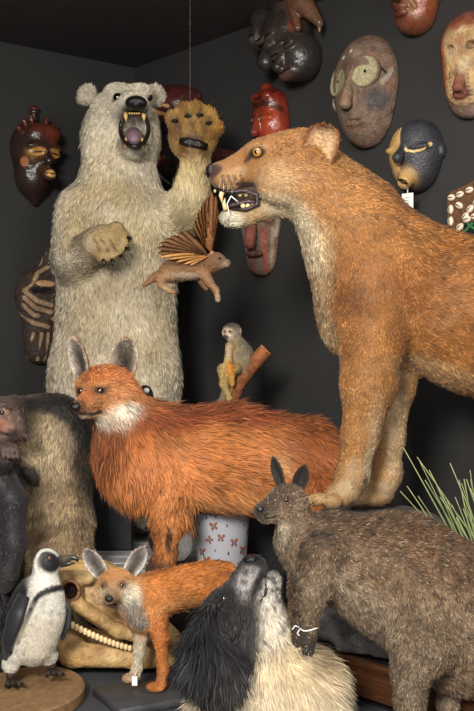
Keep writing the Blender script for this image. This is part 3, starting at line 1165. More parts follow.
# ================================================================== maned wolf
def make_wolf():
    B = Body(3.75, vox=0.0062, sig=0.02)
    O, R, Bk, Wh = (196, 118, 48), (176, 94, 34), (34, 26, 22), (216, 206, 190)
    back = (1, .15, 0.2)
    # head turned towards the viewer's left
    B.e((104, 388, -4), (27, 22, 24), O, 9, dir=(1, -.2, .8), L=.26)
    B.c((97, 397, -22), (79, 407, -52), 14, 6.5, O, 7, dir=(.7, -.4, 1), L=.14)
    B.c((97, 409, -22), (83, 414, -44), 8, 4.5, (190, 150, 110), 5, dir=(.7, 0, 1), L=.18)
    B.e((116, 406, -8), (19, 17, 20), (205, 150, 100), 8, dir=(1, .5, .2), L=.8)
    # neck, chest, trunk
    B.c((112, 398, 2), (136, 440, 0), 24, 36, R, 14, dir=(.4, 1, 0), L=1.1)
    B.e((143, 456, 0), (42, 50, 34), O, 14, dir=(.25, 1, 0), L=1.2)
    B.c((150, 456, 0), (232, 456, 8), 47, 46, O, 16, dir=back, L=1.15, fz=.72)
    B.c((232, 456, 8), (300, 462, 16), 46, 42, O, 16, dir=(1, .4, 0), L=1.2, fz=.72)
    B.e((308, 474, 16), (33, 48, 30), R, 14, dir=(.4, 1, 0), L=1.1)
    # legs
    B.chain([(166, 478, -16, 24), (169, 520, -17, 14.5), (165, 556, -16, 8.5), (164, 568, -16, 7.5)], O, 10, dir=(0, 1, 0), L=.5)
    B.e((158, 569, -20), (13, 6, 9), Bk, 4, L=.3)
    B.chain([(164, 480, 18, 20), (165, 528, 20, 11), (166, 552, 20, 8), (166, 560, 20, 7.5)], R, 10, dir=(0, 1, 0), L=.5)
    B.e((161, 562, 16), (12, 6, 9), Bk, 4, L=.3)
    for z in (-6, 36):
        B.chain([(312, 490, z, 26), (300, 536, z, 15), (318, 550, z, 9), (314, 558 - z * .1, z, 7.5)], R, 10, dir=(0, 1, 0), L=.5)
        B.e((307, 563 - z * .16, z - 4), (13, 6, 9), Bk, 4, L=.3)
    B.chain([(330, 450, 18, 10), (346, 476, 40, 13), (346, 512, 44, 11), (340, 536, 44, 6)], (200, 130, 80), 8, L=1.3)
    B.mesh()
    P = B.paint
    P(121, 413, 18, (226, 214, 196), .7, 1, ry=11, rot=-24)
    P(104, 421, 12, (222, 208, 188), .7, 1, ry=7)
    P(88, 397, 12, (176, 88, 34), .9, .6, ry=6, rot=-50)
    P(100, 376, 20, (204, 116, 50), .9, .7, ry=8)
    P(78, 406, 8, (70, 48, 38), .7, .8)
    B.stroke([(77, 412), (84, 414.5), (92, 414.5), (100, 412)], 2.4, (44, 30, 26), .7, .95, L=.03)
    P(84, 418, 7, (205, 190, 170), .8, .6, ry=3)
    for x, y in ((80, 391), (100, 390)):
        P(x, y, 8, (58, 32, 20), .8, .9, ry=5, rot=-14, L=.06)
        P(x + 1, y - 6, 8, (214, 140, 72), .9, .6, ry=3)
    P(112, 444, 18, (120, 62, 28), 1.0, .7, ry=26)
    P(140, 470, 26, (206, 122, 54), 1.0, .7, ry=30)
    P(160, 418, 36, (150, 72, 28), 1.0, .75, ry=12)
    P(230, 416, 70, (142, 62, 24), 1.0, .8, ry=11)
    P(200, 470, 50, (208, 126, 56), 1.1, .7, ry=26)
    P(272, 462, 12, (226, 170, 100), 1.0, .8, ry=14)
    P(240, 500, 60, (206, 140, 76), 1.0, .8, ry=12)
    P(215, 506, 60, None, 1.0, 1, ry=16, L=1.7)
    P(118, 470, 20, None, 1.0, 1, ry=30, L=1.6)
    P(168, 540, 17, None, .6, 1, ry=46, L=.42, z=-16, rz=30)
    P(300, 440, 34, (162, 82, 34), 1.0, .6, ry=26)
    P(165, 585, 12, (60, 36, 24), .9, .85, ry=26, z=-16)
    P(168, 537, 3.5, (40, 26, 20), .7, .9, ry=13)
    o = B.finish('maned_wolf', FUR, dict(n=90000, L=0.05, w=0.0021, lay=0.74, jit=0.25, clump=0.6, nclump=3800, var=0.2, root=.42, tip=1.3, nfreq=14, namp=.55, cfreq=16, colnoise=.2, droop=.12), sat=.9, gain=(.85, .85, .8))
    tag(o, 'orange long-haired maned wolf with big ears in front of the polar bear', 'maned wolf')
    s = B.s
    EX, EY, EZ = B.ax
    eye(B, 80, 391, 3.6, (60, 34, 14), o, pupil=.7)
    eye(B, 100.5, 390, 4.0, (60, 34, 14), o, pupil=.7)
    fk = dict(n=2600, L=.016, w=.0012, lay=.62, clump=.4, inner=.9, jit=.3)
    ear('ear', FUR, o, B.P((81, 376, -10)), B.P((73.5, 338, -10)), EX * .8 + EZ * -.5 + EY * .1, unit(-EZ - EX * .45), 12.5 * s, 9 * s, (78, 64, 56), (176, 112, 62), (226, 214, 196), fur=fk, thick=.008, edge=2.2)
    ear('ear', FUR, o, B.P((121, 376, 2)), B.P((125.5, 338, 2)), EX + EZ * -.2, unit(-EZ - EX * .25), 16.5 * s, 11 * s, (74, 60, 52), (166, 104, 56), (222, 206, 184), fur=fk, thick=.008, edge=2.2)
    n = B.hit(75.5, 407)[0]
    m = MB().ball(n + EZ * 1.5 * s, A(5.6, 4.6, 5) * s, lin((26, 24, 26)), B.ax, 16, 12)
    m.build('nose', GLOSS, o)


make_wolf()
# ================================================================== red fox on its board
def make_fox():
    B = Body(3.2, vox=0.0042, sig=0.012)
    O, Gr, Wh = (190, 114, 46), (150, 138, 126), (208, 198, 182)
    B.e((116, 586, -2), (19, 18, 17), (178, 122, 72), 6, dir=(.6, -.4, 1), L=.22)
    B.c((113, 592, -14), (109, 599, -27), 10, 5.5, (176, 140, 106), 5, dir=(.2, -.6, 1), L=.12)
    B.e((128, 596, 0), (12, 11, 12), (196, 176, 150), 6, dir=(.7, .7, 0), L=.9)
    B.e((104, 596, -2), (9, 9, 10), (196, 170, 140), 6, dir=(-.7, .7, 0), L=.7)
    B.c((126, 596, 6), (142, 608, 6), 16, 21, (186, 140, 96), 8, dir=(.3, 1, 0), L=1)
    B.e((146, 606, 6), (20, 25, 19), O, 8, dir=(.3, 1, 0), L=.9)
    B.c((150, 596, 6), (205, 582, 14), 22, 20, O, 10, dir=(1, -.1, 0), fz=.8)
    B.e((222, 584, 16), (20, 22, 17), O, 10, dir=(1, .2, 0))
    # legs
    B.chain([(154, 608, -6, 14), (161, 638, -8, 7), (163, 668, -8, 4.8), (161, 684, -10, 5)], O, 5, dir=(0, 1, 0), L=.4)
    B.e((155, 687, -14), (9, 4.4, 6), (196, 116, 52), 3, L=.3)
    B.chain([(142, 618, 10, 11), (139.5, 650, 10, 5.2), (137, 668, 8, 4.3), (135, 674, 6, 4.5)], (200, 186, 166), 5, dir=(0, 1, 0), L=.4)
    B.e((130, 678, 3), (8.5, 4.4, 5.5), (190, 150, 104), 3, L=.3)
    for z in (2, 26):
        B.chain([(226, 588, z, 17), (216, 625, z, 9), (232, 652, z, 5), (229, 676, z, 4.6)], O, 6, dir=(0, 1, 0), L=.4)
        B.e((224, 681, z - 3), (9, 4.4, 5.5), O, 3, L=.3)
    B.chain([(238, 580, 18, 8), (256, 610, 24, 12), (262, 650, 28, 10), (258, 672, 28, 4)], O, 6, L=1.3)
    B.mesh()
    P = B.paint
    P(113, 574, 12, (186, 128, 76), .9, .8, ry=6)
    P(112, 592, 7, (132, 108, 88), .9, .7)
    P(116, 604, 10, (110, 104, 100), .8, .7, ry=5)
    P(131, 597, 9, (214, 204, 188), .8, .9, ry=13, rot=-20)
    P(134, 612, 12, (120, 112, 108), .9, .9, ry=14, rot=-30)
    P(140, 622, 9, (132, 124, 118), .9, .9, ry=8)
    P(103, 592, 6, (200, 184, 160), .8, .8)
    for x, y in ((104, 586), (122, 585)):
        P(x, y, 5, (84, 56, 38), .8, .8, ry=4)
    P(108, 597, 4, (60, 50, 46), .7, .8)
    P(160, 640, 8, (196, 112, 46), .9, .5, ry=30)
    P(162, 676, 6, (180, 110, 60), .9, .5)
    P(185, 604, 40, (200, 140, 84), .9, .6, ry=7)
    o = B.finish('red_fox', FUR, dict(n=42000, L=0.021, w=0.0013, lay=0.78, jit=0.22, clump=0.45, var=0.18, root=.6, tip=1.15, nfreq=26, namp=.5, cfreq=30, colnoise=.18), sat=.95, gain=(.92, .92, .82))
    tag(o, 'small orange fox with tall pale ears standing on a black board before the skull', 'fox')
    s = B.s
    EX, EY, EZ = B.ax
    eye(B, 103.5, 586, 2.2, (96, 56, 20), o, pupil=.5)
    eye(B, 122, 585, 2.3, (110, 66, 24), o, pupil=.5)
    fk = dict(n=2200, L=.011, w=.0009, lay=.66, clump=.4, inner=.8, jit=.3)
    ear('ear', FUR, o, B.P((102, 575, -2)), B.P((85, 549, -4)), EX * .9 - EY * .45, unit(-EZ + EX * .1), 9.5 * s, 8 * s, (96, 84, 76), (150, 96, 60), (226, 220, 210), fur=fk, thick=.005, edge=2.2)
    ear('ear', FUR, o, B.P((129, 574, 2)), B.P((144.5, 547, 0)), EX * .9 + EY * .4, unit(-EZ - EX * .15), 9.5 * s, 8 * s, (96, 84, 76), (150, 96, 60), (226, 220, 210), fur=fk, thick=.005, edge=2.2)
    n = B.hit(109, 599)[0]
    MB().ball(n + EZ * .6 * s, A(4.2, 3.4, 3.6) * s, lin((28, 26, 28)), B.ax, 14, 10).build('nose', GLOSS, o)
    mo = MB()
    mo.tube([B.hit(x, y)[0] - EZ * .3 * s for x, y in ((104, 602), (109, 604), (115, 604.5), (121, 602))], .9 * s, lin((36, 30, 30)), 6)
    mo.build('mouth', GLOSS, o)
    # black board it is mounted on
    c = B.P((172, 688, 14))
    yw = math.radians(27)
    ax = np.array([[math.cos(yw), math.sin(yw), 0], [-math.sin(yw), math.cos(yw), 0], [0, 0, 1]])
    top = B.P((155, 691, -12))[2]
    hb = top / 2
    b = MB().box(A(-.198, 3.186, hb), A(.19, .108, hb), lin((58, 58, 60)), ax, .004)
    tag(b.build('base_board', mat_attr('black_board', .5, .3, var=.3, vscale=14, bump=.15, bscale=90), o), 'black mounting board')
    t = MB().prism([(-2.6, -4.5), (2.6, -4.5), (2.8, 4.5), (-2.4, 4.5)], B.P((134.5, 681, -5)), EX * s, unit(EY + EZ * -.25) * s, EZ, .0012, lin((230, 228, 222)))
    t.tube([B.P((134.5, 677, -5)), B.P((137, 671, 0))], .5 * s, lin((225, 222, 215)), 6)
    tag(t.build('paper_tag', mat_attr('white_paper', .8), o, smooth=False), 'small white paper tag')


make_fox()
# ================================================================== wallaby
def make_wallaby():
    B = Body(2.72, vox=0.0052, sig=0.015)
    G, Dk, Lt = (128, 106, 84), (92, 74, 58), (168, 150, 128)
    B.e((287, 503, -2), (20, 19, 17), (112, 92, 74), 6, dir=(1, .1, .6), L=.45)
    B.c((278, 506, -8), (262, 511, -22), 13, 8, (108, 90, 74), 5, dir=(1, -.2, .8), L=.3)
    B.c((278, 514, -8), (264, 517, -20), 9, 6, (140, 124, 106), 4, dir=(1, .1, .6), L=.3)
    B.c((292, 512, 2), (300, 540, 2), 16, 22, Lt, 8, dir=(.4, 1, 0), L=.6)
    B.c((302, 542, 2), (330, 556, 4), 24, 40, G, 10, dir=(1, .6, 0))
    B.c((330, 556, 4), (400, 576, 10), 42, 62, G, 14, dir=(1, .4, 0), fz=.8)
    B.c((400, 578, 10), (470, 622, 18), 62, 74, G, 14, dir=(1, .8, 0), fz=.74)
    B.e((440, 612, -26), (52, 62, 26), (136, 116, 94), 14, rot=30, dir=(.5, 1, 0))
    B.e((448, 612, 50), (50, 60, 24), G, 14, rot=30, dir=(.5, 1, 0))
    # arms
    B.chain([(322, 556, -26, 22), (316, 586, -32, 14), (310, 614, -36, 9), (309, 634, -38, 7.5)], (116, 98, 78), 7, dir=(0, 1, 0), L=.6)
    B.e((308, 641, -40), (7.5, 10, 6.5), (58, 50, 46), 4, dir=(0, 1, 0), L=.3)
    for i in range(4):
        B.c((304 + i * 3, 646, -42), (303 + i * 3.2, 655, -45), 2.4, 1.6, (48, 42, 40), 2, L=.2)
    B.chain([(306, 560, 26, 18), (300, 588, 26, 11), (298, 612, 14, 8), (298, 630, 4, 6.5)], Dk, 7, dir=(0, 1, 0), L=.6)
    B.e((298, 638, 2), (6, 9, 6), (58, 50, 46), 4, dir=(0, 1, 0), L=.3)
    # hind legs
    B.chain([(424, 640, -30, 34), (412, 672, -34, 18), (410, 700, -36, 13), (409, 738, -36, 11)], (122, 104, 84), 10, dir=(0, 1, 0), L=.6)
    B.c((414, 746, -36), (366, 756, -60), 10, 7, Dk, 5, L=.4)
    B.chain([(452, 640, 44, 32), (450, 676, 40, 14), (448, 704, 26, 9.5), (449, 724, 18, 9)], (150, 134, 112), 8, dir=(0, 1, 0), L=.5)
    B.c((451, 731, 18), (414, 738, -2), 9, 6.5, Lt, 5, L=.4)
    B.chain([(520, 668, -22, 34), (590, 710, -20, 22), (680, 738, -50, 12), (740, 742, -60, 8)], G, 12, L=.7)
    B.mesh()
    P = B.paint
    P(282, 533, 11, (196, 184, 164), .9, .9, ry=12)
    P(276, 515, 12, (176, 160, 138), .8, .8, ry=4, rot=-12)
    P(272, 500, 12, (72, 60, 52), .9, .8, ry=6, rot=-20)
    P(262, 511, 8, (56, 46, 42), .8, .8)
    P(288, 488, 12, (90, 70, 54), .9, .7, ry=6)
    P(280, 512, 10, (150, 128, 104), .9, .6, ry=3.5, rot=-15)
    P(287, 500, 6, (78, 52, 38), .8, .7, ry=4.5)
    P(380, 518, 90, (104, 78, 56), 1.1, .7, ry=20, rot=6)
    P(450, 560, 60, (112, 82, 60), 1.1, .6, ry=30, rot=35)
    P(340, 590, 50, (150, 132, 110), 1.0, .7, ry=20, rot=25)
    P(375, 615, 40, (152, 136, 116), 1.0, .7, ry=18, rot=40)
    P(320, 540, 26, (116, 92, 70), 1.0, .5)
    P(410, 690, 24, (128, 112, 94), 1.0, .6)
    P(300, 575, 14, (108, 92, 74), 1, .6)
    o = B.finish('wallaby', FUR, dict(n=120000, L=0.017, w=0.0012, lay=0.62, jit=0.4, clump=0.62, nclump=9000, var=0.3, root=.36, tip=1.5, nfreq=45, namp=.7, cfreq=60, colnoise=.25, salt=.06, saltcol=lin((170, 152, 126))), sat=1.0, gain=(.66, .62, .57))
    tag(o, 'grey-brown wallaby leaning forward at the right in front of the rock plinth', 'wallaby')
    s = B.s
    EX, EY, EZ = B.ax
    eye(B, 286.5, 499.5, 2.8, (70, 34, 18), o, pupil=.55)
    eye(B, 268, 499.5, 2.2, (70, 34, 18), o, pupil=.55)
    fk = dict(n=1500, L=.008, w=.0009, lay=.75, clump=.3, inner=.5, jit=.2)
    ear('ear', FUR, o, B.P((280, 486, 2)), B.P((273, 457, 2)), EX * .7 + EZ * -.6, unit(-EZ * .7 - EX * .7), 7 * s, 6 * s, (34, 28, 27), (84, 66, 54), (52, 40, 36), fur=fk, thick=.004)
    ear('ear', FUR, o, B.P((297, 491, 2)), B.P((305, 465, 2)), EX + EY * .15, unit(-EZ - EX * .2), 8.5 * s, 7 * s, (38, 31, 30), (100, 80, 66), (62, 48, 42), fur=fk, thick=.004)
    n = B.hit(260.5, 509.5)[0]
    MB().ball(n + EZ * .8 * s, A(4, 3.2, 3.6) * s, lin((34, 30, 30)), B.ax, 14, 10).build('nose', GLOSS, o)
    mo = MB()
    mo.tube([B.hit(x, y)[0] - EZ * .2 * s for x, y in ((260, 517), (266, 518), (272, 517.5), (278, 515))], .9 * s, lin((44, 32, 30)), 6)
    mo.build('mouth', GLOSS, o)
    st = MB()
    a = np.linspace(0, 2 * np.pi, 17)
    c = B.P((309.5, 628, -38))
    st.tube([c + EX * 8.6 * s * math.cos(t) + EZ * 8.8 * s * math.sin(t) + EY * 1.2 * s * math.sin(2 * t) for t in a], .7 * s, lin((225, 222, 214)), 6)
    st.tube([c + EX * -8.6 * s, c + (EX * -14 + EY * -3 - EZ * 3) * s, c + (EX * -17 + EY * 1 - EZ * 3) * s], .6 * s, lin((225, 222, 214)), 6)
    st.tube([c + EX * -8.6 * s, c + (EX * -12 + EY * 4 - EZ * 4) * s, c + (EX * -10 + EY * 6 - EZ * 6) * s], .6 * s, lin((225, 222, 214)), 6)
    tag(st.build('tag_string', mat_attr('white_cotton', .8), o), 'white string tied round the wrist')


make_wallaby()
# ================================================================== dog with its head thrown up
def make_dog():
    B = Body(2.88, vox=0.0048, sig=0.014)
    Bk, Cr, Gw = (26, 25, 27), (206, 190, 160), (150, 144, 140)
    up = (.3, 1, 0)
    # skull and muzzle pointing up
    B.e((226, 616, 0), (24, 28, 26), Bk, 8, rot=20, dir=(-.4, 1, 0), L=.35)
    B.c((236, 604, 0), (252, 570, -6), 20, 13, (70, 67, 68), 8, dir=(-.4, 1, 0), L=.22, fz=.9)
    B.e((254, 567, -6), (12, 11, 13), (60, 57, 58), 5, L=.15)
    B.c((262, 616, 0), (271, 582, -6), 17, 9.5, Gw, 5, dir=(-.1, 1, 0), L=.25, fz=.9)
    B.e((272, 582, -6), (8, 9, 9), Gw, 4, dir=(0, 1, 0), L=.2)
    # throat, neck and chest
    B.c((256, 618, 6), (262, 664, 4), 27, 40, Cr, 12, dir=(.2, 1, 0), L=.8)
    B.c((236, 626, 6), (244, 672, 10), 26, 34, Bk, 12, dir=(-.1, 1, 0), L=.8)
    B.e((290, 696, -4), (52, 50, 44), Cr, 14, rot=20, dir=(.5, 1, -.3), L=1.3)
    B.e((300, 716, -8), (44, 26, 40), Cr, 14, dir=(.5, 1, -.3), L=1.2)
    B.c((272, 696, 30), (282, 706, 88), 50, 36, (40, 38, 38), 16, dir=(-.2, .3, 1), L=1.0)
    B.e((212, 712, 4), (20, 12, 18), (200, 184, 156), 8, dir=(-.5, 1, -.3), L=1.0)
    # forelegs lying forward
    for x, z in ((262, -40), (318, -34)):
        B.c((x, 728, z), (x + 10, 744, z - 46), 13, 9, Cr, 6, dir=(0, .3, -1), L=.6)
    # shaggy ear flap
    B.chain([(212, 614, -22, 9), (206, 640, -30, 14), (204, 664, -32, 16), (210, 684, -30, 10)], Bk, 7, dir=(0, 1, 0), L=1.5, fz=.55)
    B.e((226, 668, -26), (18, 24, 13), (30, 29, 31), 8, dir=(.1, 1, 0), L=1.4)
    B.mesh(clip_z=0.002)
    P = B.paint
    P(247, 580, 9, (164, 156, 152), .9, .9, ry=17, rot=20)
    P(243, 590, 8, (150, 144, 142), .9, .7, ry=8)
    P(259, 580, 6, (38, 36, 38), .7, .8, ry=16, rot=18)
    P(253, 560, 10, (30, 28, 30), .6, .9, ry=5)
    P(275, 600, 12, (208, 200, 188), .9, .8, ry=26)
    P(270, 626, 20, (214, 204, 184), .9, .8, ry=20)
    P(246, 625, 14, Bk, .8, .95, ry=30, rot=12)
    P(240, 655, 16, Bk, .8, .95, ry=26)
    P(228, 598, 14, Bk, .7, .95)
    for i in range(26):
        a, b = rng.random(2)
        P(262 + a * 22, 572 + b * 66, 1.5 + 1.2 * rng.random(), (60, 56, 56), .6, .8)
    for i in range(10):
        a, b = rng.random(2)
        P(240 + a * 12, 568 + b * 26, 1.5 + rng.random(), (60, 56, 56), .6, .7)
    P(300, 660, 34, (196, 172, 132), 1.1, .5, ry=26)
    o = B.finish('spaniel', FUR, dict(n=70000, L=0.05, w=0.0017, lay=0.72, jit=0.26, clump=0.6, nclump=3600, var=0.16, root=.68, tip=1.1, nfreq=20, namp=.6, cfreq=22, colnoise=.15, droop=.2))
    tag(o, 'black and cream long-haired dog lifting its muzzle straight up', 'dog')
    s = B.s
    EX, EY, EZ = B.ax
    eye(B, 223.5, 598, 3.2, (70, 44, 28), o, pupil=.6)
    n = B.P((251, 559.5, -9))
    m = MB().ball(n, A(8.5, 5, 9) * s, lin((22, 21, 23)), B.ax, 18, 12)
    m.ball(B.P((247, 558, -16)), A(2, 1.4, 2) * s, lin((5, 5, 5)), B.ax, 8, 6)
    m.build('nose', GLOSS, o)
    lp = MB()
    lp.tube([B.hit(x, y)[0] - EZ * .2 * s for x, y in ((264, 570), (266, 578), (267, 587), (265, 595), (261, 603))], A(1.1, 1.6, 1.9, 1.6, 1) * s, lin((26, 23, 24)), 8)
    lp.build('lips', GLOSS, o)


make_dog()
# ================================================================== penguin on its oval base
FEATH = mat_attr('plumage', rough=0.5, spec=0.3, sheen=0.1, trans=0.1)


def make_penguin():
    B = Body(3.2, vox=0.0042, sig=0.009)
    Bk, Wh = (30, 30, 34), (214, 208, 196)
    dn = (-.1, 1, 0)
    B.e((47, 561, 0), (13, 13.5, 12), Bk, 5, dir=(-1, .4, 0), L=.5)
    B.c((57, 562, 0), (67, 560, -3), 6, 4, Bk, 4, dir=(-1, 0, 0), L=0.1, fz=.7)
    B.c((46, 570, 0), (44, 590, 0), 12.5, 17, Wh, 6, dir=dn, L=.6)
    B.e((41, 618, 0), (24, 38, 21), Wh, 9, rot=12, dir=dn, L=.6)
    B.e((33, 642, 0), (22, 24, 20), Wh, 9, dir=dn, L=.6)
    B.e((27, 612, 10), (20, 38, 16), Bk, 8, rot=14, dir=dn, L=.6)
    B.e((14, 654, 14), (12, 14, 10), Bk, 6, rot=30, dir=dn, L=.7)
    for x, y, z in ((11, 664, -8), (49, 656, 4)):
        B.e((x, y, z), (9, 9, 9), (206, 200, 186), 5, dir=dn, L=.8)
    B.mesh()
    P = B.paint
    P(48, 571, 15, Wh, .35, 1, ry=4.5, rot=-6)
    P(48, 582, 16, (224, 219, 208), .4, 1, ry=9)
    P(52, 563, 11, Bk, .3, 1, ry=9)
    # pale stripe from bill over the eye and down the neck
    B.stroke([(57, 554), (52, 550.5), (47, 549.5), (42, 550.5), (38, 555), (36, 561), (36, 567), (38, 573)], 2.6, (224, 219, 206), .6, 1)
    B.stroke([(64, 586), (58, 587.5), (52, 589), (46, 591), (40, 594), (36, 598), (33, 604), (30, 611), (27, 618), (24, 626), (21, 634), (18, 642)], 3.4, Bk, .5, 1, r2=2.4)
    P(16, 612, 11, Bk, .4, 1, ry=32, rot=16)
    P(27, 600, 3, (190, 184, 172), .5, .9, ry=12, rot=30)
    for x, y, r in ((36, 617, 1.5), (44, 640, 1.2), (52, 610, 1), (24, 653, 2), (41, 628, 1), (31, 636, 1)):
        P(x, y, r, (90, 84, 78), .6, .8)
    P(40, 640, 26, (190, 178, 154), 1, .7, ry=24)
    for i in range(26):
        P(22 + 40 * rng.random(), 596 + 60 * rng.random(), 1 + 2.4 * rng.random(), (150, 140, 124), .9, .5)
    P(32, 662, 26, (120, 110, 96), .8, .5, ry=5)
    o = B.finish('penguin', FEATH, dict(n=26000, L=0.010, w=0.0011, lay=.88, jit=.14, clump=.35, var=.08, root=.85, tip=1.04, nfreq=40, namp=.35, cfreq=60, colnoise=.08))
    tag(o, 'black and white penguin with banded chest standing on a sandy oval base', 'penguin')
    s = B.s
    EX, EY, EZ = B.ax
    eye(B, 49.5, 558, 2.1, (120, 84, 50), o, pupil=.5)
    bk = MB()
    bk.tube([B.P(p) for p in ((58, 560, -1), (66, 558.5, -4), (73, 557.5, -6), (77, 559, -7), (78, 562, -7))], A(4.6, 3.8, 2.8, 2, .6) * s, np.array([lin((40, 38, 38)), lin((84, 76, 66)), lin((50, 46, 42)), lin((34, 32, 30)), lin((30, 28, 26))]), 12, flat=(EZ, .7))
    bk.tube([B.P(p) for p in ((58, 565, -1), (67, 564, -4), (75, 563, -6))], A(3.4, 2.6, .8) * s, lin((46, 42, 38)), 12, flat=(EZ, .7))
    bk.build('beak', HORN, o)
    for nm, pts, rr in (('flipper', ((24, 596, -13), (15, 618, -18), (8, 640, -18), (5, 660, -14)), (7, 9, 7, 2)), ('flipper', ((60, 594, 6), (66, 610, 6), (66, 626, 4), (62, 640, 0)), (5, 7, 5, 1.5))):
        m = MB().tube([B.P(p) for p in pts], A(*rr) * s, lin((34, 34, 38)), 14, flat=(unit(EX * .4 + EZ), .35))
        m.build(nm, FEATH, o)
    for fx, fy, fz in ((11, 682, -10), (52, 672, 4)):
        f = MB()
        f.tube([B.P((fx - 1, fy - 16, fz + 2)), B.P((fx, fy - 2, fz))], A(5, 4.5) * s, lin((62, 44, 34)), 10)
        for dx, dz in ((-5, -16), (3, -20), (11, -15)):
            f.tube([B.P((fx, fy - 2, fz)), B.P((fx + dx * .6, fy + 1.6, fz + dz * .5)), B.P((fx + dx, fy + 3.5 - dx * .1, fz + dz))], A(4.2, 2.8, 1.8) * s, lin((50, 38, 32)), 10)
            f.tube([B.P((fx + dx, fy + 3 - dx * .1, fz + dz)), B.P((fx + dx * 1.25, fy + 4.5 - dx * .12, fz + dz * 1.25))], A(1.6, .5) * s, lin((24, 20, 18)), 8)
        f.build('foot', mat_attr('scaly_foot', .5, .35, bump=.5, bscale=300), o)
    # base board
    c = B.P((32, 684, 0))
    c = A(c[0], c[1] - .045, 0)
    b = MB()
    n = 48
    zt = B.P((11, 682, -10))[2] - 4.2 * s
    ring = lambda rx, ry, z: [c + A(rx * math.cos(2 * math.pi * i / n), ry * math.sin(2 * math.pi * i / n), z) for i in range(n)]
    R = [ring(.152, .225, 0), ring(.156, .23, .004), ring(.156, .23, zt - .004), ring(.15, .224, zt), ring(.001, .001, zt)]
    V = np.concatenate(R)
    Q = [(k * n + i, k * n + (i + 1) % n, (k + 1) * n + (i + 1) % n, (k + 1) * n + i) for k in range(4) for i in range(n)]
    b.add(V, Q, None, lin((136, 106, 74)))
    tag(b.build('base_board', mat_attr('sanded_board', .9, .15, var=.3, vscale=40, bump=.6, bscale=260), o, smooth=False), 'sandy oval mounting board')


def make_dark_bird():
    B = Body(4.02, vox=0.006, sig=0.012)
    Bk, Wh = (26, 26, 29), (206, 202, 192)
    dn = (.2, 1, 0)
    B.e((145, 395, 0), (8, 10, 9), Bk, 5, dir=dn, L=.4)
    B.c((146, 402, 0), (152, 438, 0), 7, 13, Bk, 6, dir=dn, L=.5)
    B.e((164, 488, 2), (23, 54, 21), Bk, 10, rot=-12, dir=dn, L=.5)
    B.e((175, 538, -16), (17.5, 23, 17), Wh, 8, rot=-14, dir=dn, L=.6)
    B.e((160, 536, 10), (12, 20, 12), Bk, 8, dir=dn, L=.6)
    B.mesh()
    B.paint(164, 505, 18, Bk, .5, 1, ry=17)
    B.paint(184, 545, 19, (240, 238, 232), .6, 1, ry=22)
    o = B.finish('seabird', FEATH, dict(n=16000, L=0.012, w=0.0013, lay=.86, jit=.14, clump=.35, var=.08, root=.85, tip=1.04, nfreq=40, namp=.35))
    tag(o, 'black bird with a white belly mostly hidden behind the orange maned wolf', 'bird')
    s = B.s
    EX, EY, EZ = B.ax
    c, nn = B.hit(146.5, 390.5)
    tag(MB().ball(c, A(2.9, 2.9, 1.2) * s, lin((236, 236, 232)), B.ax, 14, 8).build('cheek_spot', FEATH, o), 'white spot on the black head')
    MB().tube([B.P((139, 395, -4)), B.P((132, 398, -6)), B.P((126, 401, -7))], A(3.4, 2.4, .5) * s, lin((30, 28, 27)), 10).build('beak', HORN, o)
    for x, z in ((168, -8), (179, -4)):
        m = MB().tube([B.P((x, 554, z)), B.P((x - 1, 560.5, z))], 2.6 * s, lin((58, 52, 48)), 8)
        for dx in (-7, 0, 6):
            m.tube([B.P((x - 1, 560.5, z)), B.P((x - 1 + dx, 562, z - 10))], A(2, 1.2) * s, lin((50, 44, 40)), 8)
        m.build('foot', mat_attr('scaly_foot', .5, .35, bump=.5, bscale=300), o)


make_penguin()
make_dark_bird()
